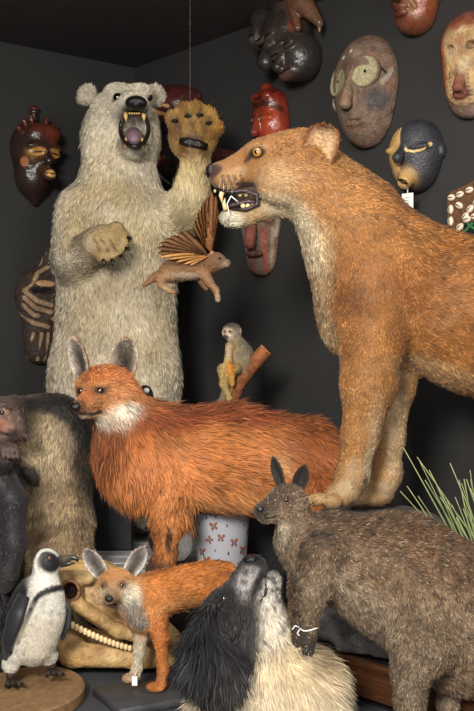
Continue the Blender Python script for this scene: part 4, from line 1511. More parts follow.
# ================================================================== squirrel monkey on its branch
def make_monkey():
    B = Body(4.28, vox=0.0042, sig=0.009)
    Gr, Yl, Wh = (140, 128, 110), (176, 132, 58), (206, 190, 168)
    dn = (0, 1, 0)
    B.e((232, 331, 0), (9, 8, 8.5), (120, 110, 96), 4, dir=(1, .2, 0), L=.6)
    B.e((227.5, 333.5, -3), (4.6, 5.2, 5), Wh, 3, dir=(0, 1, 0), L=.3)
    B.c((234, 338, 0), (239, 350, 1), 6.5, 10, Gr, 4, dir=dn, L=.9)
    B.e((240, 358, 2), (12, 16, 10), Gr, 5, rot=-8, dir=dn, L=1)
    B.chain([(230, 346, -7, 4.2), (228, 362, -11, 3.4), (231, 374, -12, 3), (232, 383, -11, 2.6)], (176, 138, 66), 3, L=.6)
    B.chain([(248, 350, 6, 4), (251, 362, 3, 3.2), (246, 372, -2, 2.8)], (150, 134, 104), 3, L=.6)
    B.chain([(236, 368, -6, 6), (223, 369, -10, 4.6), (224, 384, -8, 3.6), (229, 398, -5, 2.8)], (168, 146, 96), 3, L=.7)
    B.chain([(240, 372, 6, 6), (230, 377, 4, 4.4), (232, 392, 2, 3.2)], Yl, 3, L=.6)
    B.chain([(238, 372, 9, 4), (226, 392, 10, 3.4), (220, 404, 8, 3.2), (216, 420, 6, 3)], (150, 136, 108), 3, L=.9)
    B.mesh()
    P = B.paint
    P(226, 332, 5.6, (216, 198, 176), .5, .95)
    P(225.5, 336.5, 3.4, (60, 48, 44), .5, .95, ry=2.6)
    P(233, 324.5, 9, (112, 106, 94), .6, .9, ry=4)
    P(228, 352, 6, (190, 174, 146), .9, .8, ry=10)
    P(230, 368, 4, (190, 130, 52), .8, .9, ry=8)
    P(223, 365, 3, (196, 178, 130), .8, .6)
    for x in (225, 230):
        P(x, 331.5, 2, (110, 60, 44), .6, .9, ry=1.6)
    o = B.finish('squirrel_monkey', FUR, dict(n=15000, L=0.013, w=0.0011, lay=.7, jit=.25, clump=.4, var=.18, root=.6, tip=1.2, nfreq=40), gain=(1.2, 1.18, 1.1))
    tag(o, 'small grey squirrel monkey with yellow limbs sitting on a sawn branch', 'monkey')
    s = B.s
    EX, EY, EZ = B.ax
    for x, y in ((225, 331.3), (229.8, 331.3)):
        eye(B, x, y, 1.05, (70, 34, 16), o, pupil=.7)
    e_ = MB().ball(B.P((239.5, 331.5, -3)), A(2.3, 3.4, 1.5) * s, lin((196, 160, 130)), B.ax, 12, 8)
    e_.build('ear', FEATH, o)
    # the branch
    b = MB()
    bark, cut = lin((132, 82, 50)), lin((182, 122, 78))
    pts = [(231, 470.6, 4, 10), (231, 440, 4, 7.5), (231.5, 412, 4, 6.6), (234, 396, 4, 6.6), (241, 382, 3, 7), (252, 367, 1, 7.4), (262, 354.5, -1, 7.6), (266, 350, -2, 7.4)]
    pw = np.array([B.P(p[:3]) for p in pts])
    cols = np.array([bark] * 6 + [lin((160, 100, 62))] * 2)
    b.tube(pw, A(*[p[3] for p in pts]) * s, cols, 18)
    V = b.V[0]
    b.V[0] = V + (vnoise(V, 90, 2) * .0035 + vnoise(V, 35, 4) * .004)[:, None] * unit(V - V.mean(0) * A(1, 1, 0) - V * A(0, 0, 1))
    br = b.build('branch', mat_attr('bark', .8, .2, var=.4, vscale=60, bump=.9, bscale=130), o)
    tag(br, 'reddish brown sawn branch')
    MB().tube([pw[-1] + (pw[-1] - pw[-2]) * -.1, pw[-1] + unit(pw[-1] - pw[-2]) * .0035], 7.2 * s, cut, 18).build('cut_end', mat_attr('cut_wood', .8, .2, var=.25, vscale=90), br)


# ================================================================== winged rodent on a thread
def make_rodent():
    B = Body(3.98, vox=0.0038, sig=0.008)
    T, W = (156, 108, 64), (206, 182, 148)
    bk = (-1, .1, 0)
    B.e((216, 261, -2), (9, 8.5, 8), T, 4, rot=6, dir=bk, L=.5)
    B.c((220, 262, -3), (226.5, 263.5, -4), 6.6, 4, (150, 116, 82), 3, dir=bk, L=.3)
    B.e((227, 263, -4), (3, 3, 3.4), (170, 150, 130), 2, L=.2)
    B.c((210, 264, -1), (196, 267, 0), 9, 11, T, 5, dir=bk)
    B.e((186, 269, 0), (19, 11, 10), T, 6, rot=-4, dir=bk)
    B.e((173, 271, 0), (14, 11, 10), T, 6, rot=-14, dir=bk)
    B.chain([(203, 271, -5, 6.5), (209, 282, -8, 4), (216, 290, -10, 2.8), (217.5, 297, -11, 2.4)], (170, 122, 76), 3, L=.5)
    B.e((217.5, 299, -11), (2.4, 3.6, 2.4), W, 2, L=.3)
    B.chain([(198, 272, 6, 6), (203, 282, 7, 3.6), (206, 288, 7, 2.6)], T, 3, L=.5)
    B.chain([(170, 274, -5, 8), (161, 278, -8, 5), (161, 285, -8, 3), (170, 291, -9, 2.6), (173, 292, -10, 2)], (174, 130, 84), 3, L=.5)
    B.chain([(168, 272, 6, 7), (156, 277, 7, 4.4), (151, 280, 6, 2.8), (145, 285, 5, 2.2)], T, 3, L=.5)
    B.mesh()
    P = B.paint
    P(186, 276, 14, W, .8, .9, ry=4)
    P(186, 262, 26, (112, 72, 42), .9, .7, ry=5)
    P(224, 266, 5, (190, 160, 124), .8, .7, ry=3)
    P(166, 288, 4, (206, 170, 120), .8, .7)
    o = B.finish('winged_rodent', FUR, dict(n=13000, L=0.012, w=0.001, lay=.76, jit=.2, clump=.4, var=.2, root=.55, tip=1.2, nfreq=40), sat=.9, gain=(.86, .86, .86))
    tag(o, 'small brown flying rodent with feathered wings hanging from a thread', 'rodent')
    s = B.s
    EX, EY, EZ = B.ax
    eye(B, 219.5, 258.5, 1.7, (20, 12, 8), o, pupil=.9)
    MB().ball(B.P((212, 254, -6)), A(2.4, 3.6, 1.6) * s, lin((166, 112, 76)), B.ax, 12, 8).build('ear', FEATH, o)
    MB().ball(B.P((229, 262.6, -4)), A(1.4, 1.3, 1.6) * s, lin((60, 44, 40)), B.ax, 10, 8).build('nose', GLOSS, o)
    WM = mat_attr('brown_feather', .6, .25, var=.3, vscale=70, trans=.2)

    def feather(m, root, tip, w, nrm, c0, c1):
        d = tip - root
        side = unit(np.cross(d, nrm))
        n = 9
        V, C = [], []
        for i in range(n):
            v = i / (n - 1)
            hw = w * (0.45 + 0.75 * v) * max(1 - v ** 4, 0) ** .6 + .0004
            p = root + d * v + nrm * (.05 * np.linalg.norm(d) * math.sin(v * 3.1))
            V += [p - side * hw, p + nrm * .0018 * (1 - v), p + side * hw, p - nrm * .0008]
            c = c0 * (1 - v) + c1 * v
            C += [c * .8, c * 1.15, c * .8, c * .7]
        Q = []
        for i in range(n - 1):
            a, b = i * 4, i * 4 + 4
            for k in range(4):
                Q.append((a + k, a + (k + 1) % 4, b + (k + 1) % 4, b + k))
        m.add(V, Q, None, np.array(C))
    # near wing swept back, far wing raised
    for root0, tips, lift, nrm, base in (
            ((206, 254, -9), [(157, 253), (156, 248), (159, 243), (164, 239), (170, 236), (177, 233), (184, 231)], -6, unit(-EZ * .8 - EY * .5), (104, 70, 42)),
            ((211, 251, 6), [(194, 226), (196, 217), (199, 209), (203, 202), (207, 196), (212, 191), (216, 196), (217, 206)], 14, unit(-EZ * .9 - EX * .3), (112, 72, 40))):
        m = MB()
        R0 = B.P(root0)
        for k, (x, y) in enumerate(tips):
            T0 = B.P((x, y, lift - k * 1.2))
            b0 = R0 + (T0 - R0) * .12
            c0 = lin(base) * (0.8 + .4 * rng.random())
            feather(m, b0, T0, 4.4 * s, nrm, c0, c0 * 1.25)
        for k, (x, y) in enumerate(tips):
            for f, ww in ((.62, 4.2), (.4, 3.6)):
                T0 = R0 + (B.P((x, y, lift - k * 1.2)) - R0) * (f + .04 * rng.random()) + nrm * (.006 if f > .5 else .011)
                c0 = lin(base) * (1.0 + .4 * rng.random())
                feather(m, R0 + nrm * .004, T0, ww * s, nrm, c0 * .8, c0 * 1.3)
        m.build('wing', WM, o)
    # straw-coloured quills under the near wing
    m = MB()
    for (x0, y0, x1, y1) in ((205, 254, 159, 257), (205, 256, 168, 259), (207, 257, 184, 264), (206, 256, 176, 262), (208, 256, 190, 265)):
        feather(m, B.P((x0, y0, -10)), B.P((x1, y1, -13)), 2.6 * s, unit(-EZ * .8 - EY * .5), lin((150, 98, 50)), lin((206, 150, 88)))
    m.build('quills', WM, o)
    x0 = B.P((190, 258, 0))
    MB().tube([x0, A(x0[0], x0[1], CEIL - .001)], .00028, lin((150, 146, 138)), 5).build('thread', mat_attr('white_cotton', .8), o)


make_monkey()
make_rodent()
# ================================================================== furred animal with its back turned, and the ape beside it
def make_hide():
    B = Body(3.84, vox=0.0075, sig=0.02)
    T, Bk = (150, 128, 98), (38, 34, 31)
    dn = (-.15, 1, 0)
    B.e((52, 432, 0), (38, 36, 28), T, 12, rot=6, dir=dn, L=.7)
    B.c((48, 440, 2), (44, 520, 2), 40, 42, T, 14, dir=dn, L=.8, fz=.7)
    B.c((44, 520, 2), (36, 620, 0), 42, 52, T, 14, dir=(-.5, 1, 0), L=.9, fz=.7)
    B.e((60, 408, -8), (20, 11, 14), Bk, 8, rot=12, dir=(1, .2, 0), L=.5)
    B.e((26, 406, 4), (20, 9, 14), Bk, 8, dir=(-1, .1, 0), L=.5)
    B.c((80, 440, 6), (82, 520, 6), 8, 10, (60, 52, 44), 8, dir=dn, L=.8)
    B.c((82, 520, 6), (74, 610, 0), 10, 18, (130, 110, 84), 8, dir=dn, L=.8)
    B.chain([(20, 446, -22, 10), (26, 466, -28, 7), (34, 478, -30, 5)], Bk, 5, L=.5)
    for x in (12, 66):
        B.e((x, 636, -10), (26, 16, 30), (58, 50, 42), 10, dir=(0, .5, -1), L=.7)
    B.mesh(clip_z=.002)
    P = B.paint
    P(24, 408, 26, Bk, .6, .95, ry=9)
    P(58, 404, 26, Bk, .6, .95, ry=9, rot=14)
    P(70, 420, 16, (70, 60, 50), .8, .8, ry=14)
    P(60, 434, 14, (86, 74, 60), 1, .6, ry=16)
    P(86, 450, 12, (52, 46, 40), .8, .9, ry=50)
    P(42, 440, 24, (176, 156, 122), 1, .7, ry=34)
    P(40, 490, 36, (112, 92, 66), .9, .6, ry=8, rot=-16)
    P(44, 512, 36, (170, 146, 110), .9, .6, ry=8, rot=-14)
    P(44, 528, 44, (104, 84, 60), .9, .65, ry=7, rot=-14)
    P(40, 555, 44, (160, 134, 98), .9, .6, ry=14, rot=-14)
    P(20, 470, 10, (120, 84, 54), .9, .6)
    P(30, 590, 40, (140, 116, 86), 1, .6, ry=24)
    B.stroke([(4, 406), (24, 403), (42, 401), (60, 406), (76, 416), (84, 436)], 9, (30, 27, 25), .8, .95)
    B.stroke([(20, 436), (18, 470), (12, 500)], 5, (84, 62, 44), 1, .7)
    B.stroke([(10, 520), (40, 512), (80, 500)], 3, (84, 66, 48), 1, .7)
    B.stroke([(10, 548), (44, 534), (84, 520)], 3.4, (78, 60, 44), 1, .7)
    P(28, 474, 9, Bk, .6, .9, ry=14, rot=-40)
    o = B.finish('furred_animal', FUR, dict(n=52000, L=0.036, w=0.0017, lay=0.82, jit=0.2, clump=0.55, var=0.24, root=.5, tip=1.2, nfreq=18, namp=.6, cfreq=20, colnoise=.2))
    tag(o, 'tall tan furred animal with black shoulders and its back turned at far left', 'animal')


def make_ape():
    B = Body(3.56, vox=0.0052, sig=0.012)
    Bk, Sk = (32, 29, 29), (138, 108, 92)
    dn = (0, 1, 0)
    B.e((-14, 420, 0), (26, 26, 24), Bk, 8, dir=(-1, .5, 0), L=.8)
    B.c((15, 404, 2), (20, 432, 2), 9, 8, Bk, 6, dir=(.4, 1, 0), L=1.1)
    B.e((4, 404, -4), (14, 6, 16), (60, 48, 44), 5, dir=(-1, 0, 0), L=.4)
    B.e((4, 418, -4), (13, 18, 17), Sk, 6, dir=dn, L=0)
    B.e((11, 428, -6), (7, 9, 13), Sk, 5, dir=dn, L=0)
    B.e((3, 436, -6), (11, 6, 12), (120, 92, 78), 4, dir=dn, L=0)
    B.c((-16, 440, 0), (-24, 500, 0), 26, 46, Bk, 14, dir=dn, L=1, fz=.6)
    B.c((-26, 500, 0), (-28, 610, 0), 48, 52, Bk, 14, dir=dn, L=1, fz=.6)
    B.chain([(-6, 470, -26, 18), (12, 500, -38, 13), (14, 545, -40, 11), (9, 574, -42, 10)], (42, 40, 42), 8, dir=dn, L=.35)
    B.e((6, 580, -42), (9, 13, 8), (60, 54, 52), 5, dir=dn, L=0)
    B.chain([(-14, 470, -34, 12), (2, 462, -46, 9), (8, 452, -48, 8)], Bk, 5, L=.6)
    B.e((9, 449, -50), (9, 6, 6), (92, 68, 54), 4, dir=dn, L=.3)
    for i in range(4):
        B.c((2 + i * 4.6, 448, -55), (3 + i * 5, 458, -58), 2.3, 1.8, (84, 64, 54), .8, L=0)
    for x in (-50, 2):
        B.e((x, 652, -20), (28, 16, 30), Bk, 10, dir=(0, .5, -1), L=.7)
    B.mesh(clip_z=.002)
    P = B.paint
    P(4, 424, 7, (176, 106, 84), .9, .8, ry=9)
    P(12, 418, 6, (120, 104, 94), .9, .7, ry=12)
    P(2, 413, 5, (70, 52, 46), .8, .7, ry=4)
    P(6, 434, 10, (64, 46, 42), .5, .8, ry=2, rot=20)
    P(14, 438, 8, (60, 50, 46), .8, .7)
    for i in range(14):
        P(14 * rng.random(), 404 + 32 * rng.random(), 1.5 + 2 * rng.random(), ((90, 66, 56), (170, 134, 116))[i % 2], .9, .6)
    B.stroke([(-4, 433), (6, 434.5), (15, 431)], 1.3, (44, 30, 28), .6, .95)
    B.stroke([(-6, 407), (4, 406.5), (12, 410)], 1.4, (56, 42, 38), .7, .9)
    o = B.finish('ape', FUR, dict(n=24000, L=0.03, w=0.0015, lay=0.8, jit=0.22, clump=0.5, var=0.15, root=.7, tip=1.15, nfreq=20, namp=.5))
    tag(o, 'black ape with a bare brown face cut off by the left edge', 'ape')
    eye(B, 2, 412.5, 2.6, (60, 34, 18), o, pupil=.6)


# ================================================================== great skull on the floor
def make_skull():
    B = Body(3.44, vox=0.0042, sig=0.007)
    Bn, Bd, Dk = (180, 146, 96), (150, 116, 70), (74, 48, 30)
    B.e((98, 590, 4), (40, 30, 30), Bn, 8, rot=24)
    B.c((112, 600, 2), (156, 634, -6), 27, 17, Bn, 8, fz=.95)
    B.e((166, 640, -8), (17, 14, 20), Bn, 6, rot=20)
    B.e((54, 574, 8), (22, 14, 22), Bn, 8, rot=-40)
    # brow and cheek bones
    B.c((64, 578, -26), (88, 578, -30), 8, 7, Bn, 5)
    B.e((70, 591, -26), (14, 15, 14), Bn, 4)
    B.c((74, 602, -33), (118, 632, -30), 8, 6.5, Bn, 4)
    B.c((118, 630, -28), (152, 640, -22), 7, 7, Bn, 5)
    # lower jaw
    B.c((64, 628, -10), (72, 652, -18), 13, 15, Bd, 6, fz=.8)
    B.c((74, 654, -20), (136, 659, -20), 13, 9, Bn, 5, fz=.8)
    B.c((136, 659, -18), (170, 657, -10), 10, 10, Bn, 5)
    B.c((64, 634, 24), (164, 657, 14), 14, 10, Bd, 8)
    B.c((60, 596, -2), (60, 640, -6), 10, 12, Bn, 6)
    # hollows
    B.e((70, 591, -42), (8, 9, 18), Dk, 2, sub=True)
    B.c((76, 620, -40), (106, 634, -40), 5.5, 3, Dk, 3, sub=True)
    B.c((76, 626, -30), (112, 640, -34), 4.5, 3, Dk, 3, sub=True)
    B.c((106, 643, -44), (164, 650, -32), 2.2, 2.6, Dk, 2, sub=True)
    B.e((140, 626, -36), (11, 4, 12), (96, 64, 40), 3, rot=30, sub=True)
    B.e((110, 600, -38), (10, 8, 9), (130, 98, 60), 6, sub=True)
    B.mesh(clip_z=.003, rl=1)
    P = B.paint
    P(110, 606, 24, (118, 84, 50), 1.1, .6, ry=18, rot=20)
    P(92, 574, 24, (206, 176, 124), 1, .6, ry=10)
    P(75, 652, 20, (166, 130, 80), 1, .6)
    B.stroke([(88, 646), (88.5, 668)], .9, (70, 46, 30), .6, .9)
    P(152, 642, 14, (150, 108, 64), 1, .6, ry=8)
    P(66, 614, 8, (140, 104, 60), 1, .6, ry=18)
    B.stroke([(70, 622), (100, 638), (130, 646)], 3, (120, 84, 50), .8, .6)
    for i in range(70):
        P(56 + 116 * rng.random(), 562 + 104 * rng.random(), 1.5 + 4 * rng.random(), ((134, 100, 60), (206, 178, 128), (112, 80, 48))[i % 3], 1, .5)
    P(70, 591, 8, (34, 22, 16), .3, 1, z=-30, rz=15)  # recess shade painted into the bone: socket here, cavity below
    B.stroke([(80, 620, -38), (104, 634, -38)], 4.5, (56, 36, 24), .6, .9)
    o = B.finish('animal_skull', mat_attr('old_bone', .55, .3, var=.3, vscale=16, bump=.8, bscale=60, wear=((104, 74, 46), .45)))
    tag(o, 'big yellowed animal skull with a curved tooth row between penguin and fox', 'skull')
    s = B.s
    EX, EY, EZ = B.ax
    a = np.linspace(0, 2 * np.pi, 25)
    rim = MB()
    pts = []
    for t in a:
        h = B.hit(70 + 9.6 * math.cos(t), 591 + 10.6 * math.sin(t))[0]
        pts.append(B.P((70 + 9.2 * math.cos(t), 591 + 10.4 * math.sin(t), -39)))
    rim.tube(pts, 1.7 * s, lin((120, 84, 52)), 8)
    rim.build('eye_socket_rim', mat_attr('old_bone', .55), o)
    n = 15
    for i in range(n):
        v = i / (n - 1)
        x = 73 + 57 * v
        y = 625 + 31 * v - 8 * v * v
        c = B.hit(x, y)[0]
        c = B.P((x, y, -37 + 9 * v))
        m = MB().box(c, A(1.9, 3.3 - .5 * v, 2.6) * s, lin((222, 196, 148)), B.ax, .9 * s)
        m.build('tooth', BONE, o)


make_hide()
make_ape()
make_skull()
# ================================================================== stands, boxes, bin, plant
def planes_solid(parts, vox, col, seed=1, amp=.02, k=.03):
    """stone from half-spaces: each part is (outline, z0, z1)"""
    allp = np.concatenate([np.array(p[0]) for p in parts])
    lo = A(allp[:, 0].min(), allp[:, 1].min(), min(p[1] for p in parts)) - .05
    hi = A(allp[:, 0].max(), allp[:, 1].max(), max(p[2] for p in parts)) + .05
    n = np.ceil((hi - lo) / vox).astype(int) + 1
    X, Y, Z = np.meshgrid(*[lo[i] + np.arange(n[i]) * vox for i in range(3)], indexing='ij')
    f = np.full(X.shape, .05)
    for poly, z0, z1 in parts:
        d = smax(Z - z1, z0 - Z, .01)
        m = len(poly)
        for i in range(m):
            a, b = np.array(poly[i]), np.array(poly[(i + 1) % m])
            e = (b - a) / np.linalg.norm(b - a)
            nn = (e[1], -e[0])
            d = smax(d, (X - a[0]) * nn[0] + (Y - a[1]) * nn[1], k)
        f = smin(f, d, k)
    pts = np.stack([X, Y, Z], -1).reshape(-1, 3)
    band = np.abs(f.reshape(-1)) < .05
    nz = np.zeros(len(pts))
    q = pts[band]
    nz[band] = amp * (vnoise(q, 9, seed) + .5 * vnoise(q, 22, seed + 1) + .3 * vnoise(q, 50, seed + 2)) * np.clip((parts[0][2] - q[:, 2]) * 12 + .12, .12, 1)
    f = f + nz.reshape(f.shape)
    f = np.maximum(f, .131 - Z)
    for ax in range(3):
        sl = [slice(None)] * 3
        for e in (0, -1):
            sl[ax] = e
            f[tuple(sl)] = .05
    V, Q = surface_nets(f, lo, vox)
    return V, Q


V, Q = planes_solid([([(.17, 3.25), (.30, 3.165), (.44, 3.06), (.60, 3.11), (.63, 3.42), (.56, 3.62), (.28, 3.6)], .127, .495),
                     ([(.90, 2.95), (1.2, 2.82), (1.3, 2.96), (1.2, 3.24), (.90, 3.3)], .127, .146)], .014, None, 3)
tag(link('rock_plinth', V, [Q], lin((96, 94, 92)), mat_attr('grey_rock', .6, .35, var=.45, vscale=9, bump=.9, bscale=45, wear=((150, 148, 144), .35))),
    'dark grey rock with a flat pale top under the lioness', 'rock')


def prism_obj(name, poly, z0, z1, col, mat, parent=None):
    n = len(poly)
    V = [(p[0], p[1], z0) for p in poly] + [(p[0], p[1], z1) for p in poly]
    cen = np.mean(poly, 0)
    V += [(cen[0], cen[1], z0), (cen[0], cen[1], z1)]
    Q = [(i, (i + 1) % n, n + (i + 1) % n, n + i) for i in range(n)]
    T = [(2 * n, (i + 1) % n, i) for i in range(n)] + [(2 * n + 1, n + i, n + (i + 1) % n) for i in range(n)]
    return link(name, V, [np.array(Q), np.array(T)], lin(col), mat, parent, smooth=False)


def wood(name, c0, c1, scale=(2, 30, 30), rough=.6, rot=0.0, bump=.4):
    m = bpy.data.materials.new(name)
    m.use_nodes = True
    nt = m.node_tree
    b = nt.nodes['Principled BSDF']
    b.inputs['Roughness'].default_value = rough
    b.inputs['Specular IOR Level'].default_value = .3
    tc = nt.nodes.new('ShaderNodeTexCoord')
    mp = nt.nodes.new('ShaderNodeMapping')
    mp.inputs['Scale'].default_value = scale
    mp.inputs['Rotation'].default_value = (0, 0, rot)
    nt.links.new(tc.outputs['Object'], mp.inputs['Vector'])
    nz = nt.nodes.new('ShaderNodeTexNoise')
    nz.inputs['Scale'].default_value = 1.6
    nz.inputs['Detail'].default_value = 8
    nz.inputs['Roughness'].default_value = .7
    nz.inputs['Distortion'].default_value = .6
    nt.links.new(mp.outputs[0], nz.inputs['Vector'])
    cr = nt.nodes.new('ShaderNodeValToRGB')
    cr.color_ramp.elements[0].color = (*lin(c0), 1)
    cr.color_ramp.elements[1].color = (*lin(c1), 1)
    cr.color_ramp.elements[0].position = .36
    cr.color_ramp.elements[1].position = .66
    nt.links.new(nz.outputs['Fac'], cr.inputs['Fac'])
    nt.links.new(cr.outputs[0], b.inputs['Base Color'])
    bp = nt.nodes.new('ShaderNodeBump')
    bp.inputs['Strength'].default_value = bump
    bp.inputs['Distance'].default_value = .008
    nt.links.new(nz.outputs['Fac'], bp.inputs['Height'])
    nt.links.new(bp.outputs[0], b.inputs['Normal'])
    return m


# low wooden stage of brown boards under the rock
RA = math.atan2(DR[1], DR[0])
WB = wood('brown_board', (38, 22, 13), (92, 56, 32), (2.2, 34, 34), .45, -RA)
SC = A(.292, 3.15, 0) - DR * .15
ax = np.array([DR, -NR, A(0, 0, 1)])
o = MB().box(SC + DR * .34 - NR * .30 + A(0, 0, .0625), A(.34, .26, .0625), lin((30, 26, 24)), ax).build('wooden_stage', mat_attr('black_board', .5, .3, var=.3, vscale=14, bump=.15, bscale=90), smooth=False)
tag(o, 'low stage with a brown wooden front board below the grey rock', 'stage')
m = bpy.data.objects.new('front_board', None)
fb = MB().box(A(0, 0, 0), A(.345, .014, .05), lin((90, 50, 26)), None, .004)
V0 = np.concatenate(fb.V)
fbo = fb.build('front_board', WB, o, smooth=False)
fbo.rotation_euler = (0, 0, RA)
fbo.location = Vector(SC + DR * .34 - NR * .02 + A(0, 0, .0275) - ORG[o.name])
bpy.data.objects.remove(m)

# weathered grey platform under wolf and bear
PW = wood('weathered_plank', (120, 120, 120), (214, 214, 212), (3, 26, 26), .8)
o = prism_obj('platform', [(-.44, 3.60), (.055, 3.60), (.055, 4.15), (-.11, 4.16), (-.11, 4.98), (-.86, 4.98), (-.86, 4.06), (-.44, 4.05)], 0, .195, (40, 38, 36), mat_attr('black_board', .5))
tag(o, 'low platform of weathered grey planks under the wolf and the bear', 'platform')
ys = A(3.6, 3.74, 3.88, 4.02, 4.15, 4.3, 4.44, 4.58, 4.72, 4.85, 4.98)
for a, b in zip(ys[:-1], ys[1:]):
    x1 = .055 if b < 4.1 else -.11
    x0 = -.44 if a < 4.0 else -.86
    bx = MB().box(A((x0 + x1) / 2, (a + b) / 2, .211), A((x1 - x0) / 2, (b - a) / 2 - .003, .016), lin((120, 120, 120)), None, .004)
    bx.build('plank', PW, o, smooth=False)

# black boxes
BX = mat_attr('black_box', .42, .35, var=.25, vscale=10, bump=.1, bscale=120)
c = PX(108, 500, 4.32)
o = MB().box(A(c[0] - .02, 4.325, .2275 + .14), A(.12, .05, .14), lin((24, 24, 26)), None, .006).build('black_box', BX, smooth=False)
tag(o, 'black box on the platform between the bear and the wolf chest', 'box')
MB().box(A(c[0] - .02, 4.325, .2275 + .287), A(.125, .054, .008), lin((30, 30, 32)), None, .003).build('lid', BX, o, smooth=False)
c = PX(268, 500, 4.26)
top = PX(0, 472, 4.28)[2]
o = MB().box(A(.07, 4.28, (top - .016) / 2), A(.16, .085, (top - .016) / 2), lin((24, 24, 26)), None, .006).build('black_pedestal', BX, smooth=False)
tag(o, 'black pedestal box behind the orange wolf carrying the monkey branch', 'pedestal')
MB().box(A(.07, 4.28, top - .008), A(.165, .09, .0078), lin((30, 30, 32)), None, .003).build('top_board', BX, o, smooth=False)

o = MB().box(A(.285, 3.80, .1125), A(.12, .13, .1125), lin((26, 26, 28)), None, .006).build('low_black_box', BX, smooth=False)
tag(o, 'low black box on the floor behind the dog muzzle under the wolf hindquarters', 'box')

# white bin printed with butterflies
D = 3.93
cb = PX(222, 500, D)
cb[2] = .2275
R0, R1, H = .086, .098, .196
b = MB()
n = 48
wh, inn = lin((160, 160, 166)), lin((120, 120, 122))


def ringz(r, z):
    return [A(cb[0] + r * math.cos(2 * math.pi * i / n), cb[1] + r * math.sin(2 * math.pi * i / n), cb[2] + z) for i in range(n)]


V = np.concatenate([ringz(.001, 0), ringz(R0, 0), ringz(R1, H), ringz(R1 + .003, H + .004), ringz(R1 - .006, H + .004), ringz(R0 - .006, .006), ringz(.001, .006)])
Q = [(k * n + i, k * n + (i + 1) % n, (k + 1) * n + (i + 1) % n, (k + 1) * n + i) for k in range(6) for i in range(n)]
b.add(V, Q, None, wh)


def on_bin(ang, z, u, v):
    r = R0 + (R1 - R0) * z / H + .0008
    a = ang + u / r
    return A(cb[0] + r * math.cos(a), cb[1] + r * math.sin(a), cb[2] + z + v)


lobes = [([(0, .2), (.35, .95), (.95, 1.0), (.9, .45), (.45, .05)], (168, 84, 44)), ([(0, 0), (.5, -.05), (.75, -.4), (.5, -.85), (.15, -.5)], (150, 72, 40))]
brng = np.random.default_rng(4)
for row in range(5):
    for k in range(9):
        ang = -math.pi / 2 + (k - 4 + (row % 2) * .5) * .62 + brng.normal(0, .08)
        z = .03 + row * .042 + brng.normal(0, .006)
        if row % 3 == 2 or (k + row) % 3 == 0:
            sz, rt = .0135 + .005 * brng.random(), brng.normal(0, .5)
            for sx in (-1, 1):
                for pts, col in lobes:
                    for scl, cc in ((1.0, (34, 26, 24)), (.68, col)):
                        P2 = np.array(pts) * scl + np.mean(pts, 0) * (1 - scl)
                        P2 = P2 * A(sx, 1) * sz
                        ca, sa = math.cos(rt), math.sin(rt)
                        W = [on_bin(ang, z, p[0] * ca - p[1] * sa, p[0] * sa + p[1] * ca) for p in P2]
                        W = np.array(W)
                        W += unit(W - A(cb[0], cb[1], 0) * A(1, 1, 0) - W * A(0, 0, 1)) * (.0004 if scl < 1 else 0)
                        cen = W.mean(0)
                        m5 = len(W)
                        T = [(m5, i, (i + 1) % m5) for i in range(m5)] + [(m5, (i + 1) % m5, i) for i in range(m5)]
                        b.add(np.concatenate([W, [cen]]), None, T, lin(cc))
        else:
            a5 = np.linspace(0, 2 * np.pi, 7)[:-1]
            sz = .004 + .003 * brng.random()
            W = np.array([on_bin(ang, z, .45 * sz * math.cos(t), sz * math.sin(t)) for t in a5])
            T = [(6, i, (i + 1) % 6) for i in range(6)] + [(6, (i + 1) % 6, i) for i in range(6)]
            b.add(np.concatenate([W, [W.mean(0)]]), None, T, lin((52, 46, 46)))
o = b.build('waste_bin', mat_attr('printed_tin', .45, .3), smooth=False)
tag(o, 'white round bin printed with orange butterflies under the wolf belly', 'bin')

# spiky grass plant at the right
def make_plant():
    D = 3.0
    base = A(.735, 3.04, 0)
    D = 3.04
    o = empty('grass_plant', A(base[0], base[1], .126))
    tag(o, 'spiky green grass plant rising behind the wallaby back', 'plant')
    pot = MB()
    n = 28
    rr = [(.002, 0), (.07, 0), (.085, .12), (.09, .125), (.08, .12), (.002, .11)]
    V = np.concatenate([[A(base[0] + r * math.cos(2 * math.pi * i / n), base[1] + r * math.sin(2 * math.pi * i / n), .126 + z) for i in range(n)] for r, z in rr])
    Q = [(k * n + i, k * n + (i + 1) % n, (k + 1) * n + (i + 1) % n, (k + 1) * n + i) for k in range(5) for i in range(n)]
    pot.add(V, Q, None, lin((44, 40, 38)))
    pot.build('pot', BX, o)
    b0 = A(base[0], base[1], .25)
    prng = np.random.default_rng(12)
    seen = [(403, 447), (417, 457), (420, 462), (429, 470), (407, 486), (450, 463), (459, 480), (464, 479), (418, 496), (440, 497), (400, 491), (447, 500), (452, 505), (470, 470), (480, 458), (492, 470), (425, 480), (436, 484), (500, 480), (510, 500), (462, 492), (470, 488)]
    LM = mat_attr('grass_blade', .5, .3, trans=.25)
    for i, (x, y) in enumerate(seen + [(455 + 60 * prng.random(), 470 + 50 * prng.random()) for _ in range(26)]):
        tip = PX(x, y, D + prng.normal(0, .05))
        rt = b0 + A(prng.normal(0, .03), prng.normal(0, .02), 0)
        mid = (rt + tip) / 2 + A((rt[0] - tip[0]) * -.06, 0, .03 + .01 * prng.random())
        c0 = lin((92, 116, 60)) * (.7 + .6 * prng.random())
        c1 = lin((168, 176, 120)) * (.8 + .4 * prng.random())
        ts = np.linspace(0, 1, 12)
        pts = np.array([(1 - t) ** 2 * rt + 2 * t * (1 - t) * mid + t * t * tip for t in ts])
        w = .0034 * (1 - .8 * ts) + .0004
        MB().tube(pts, w, np.array([c0 * (1 - t) + c1 * t for t in ts]), 6, flat=(A(.3, 1, .2), .35)).build('blade', LM, o)


make_plant()
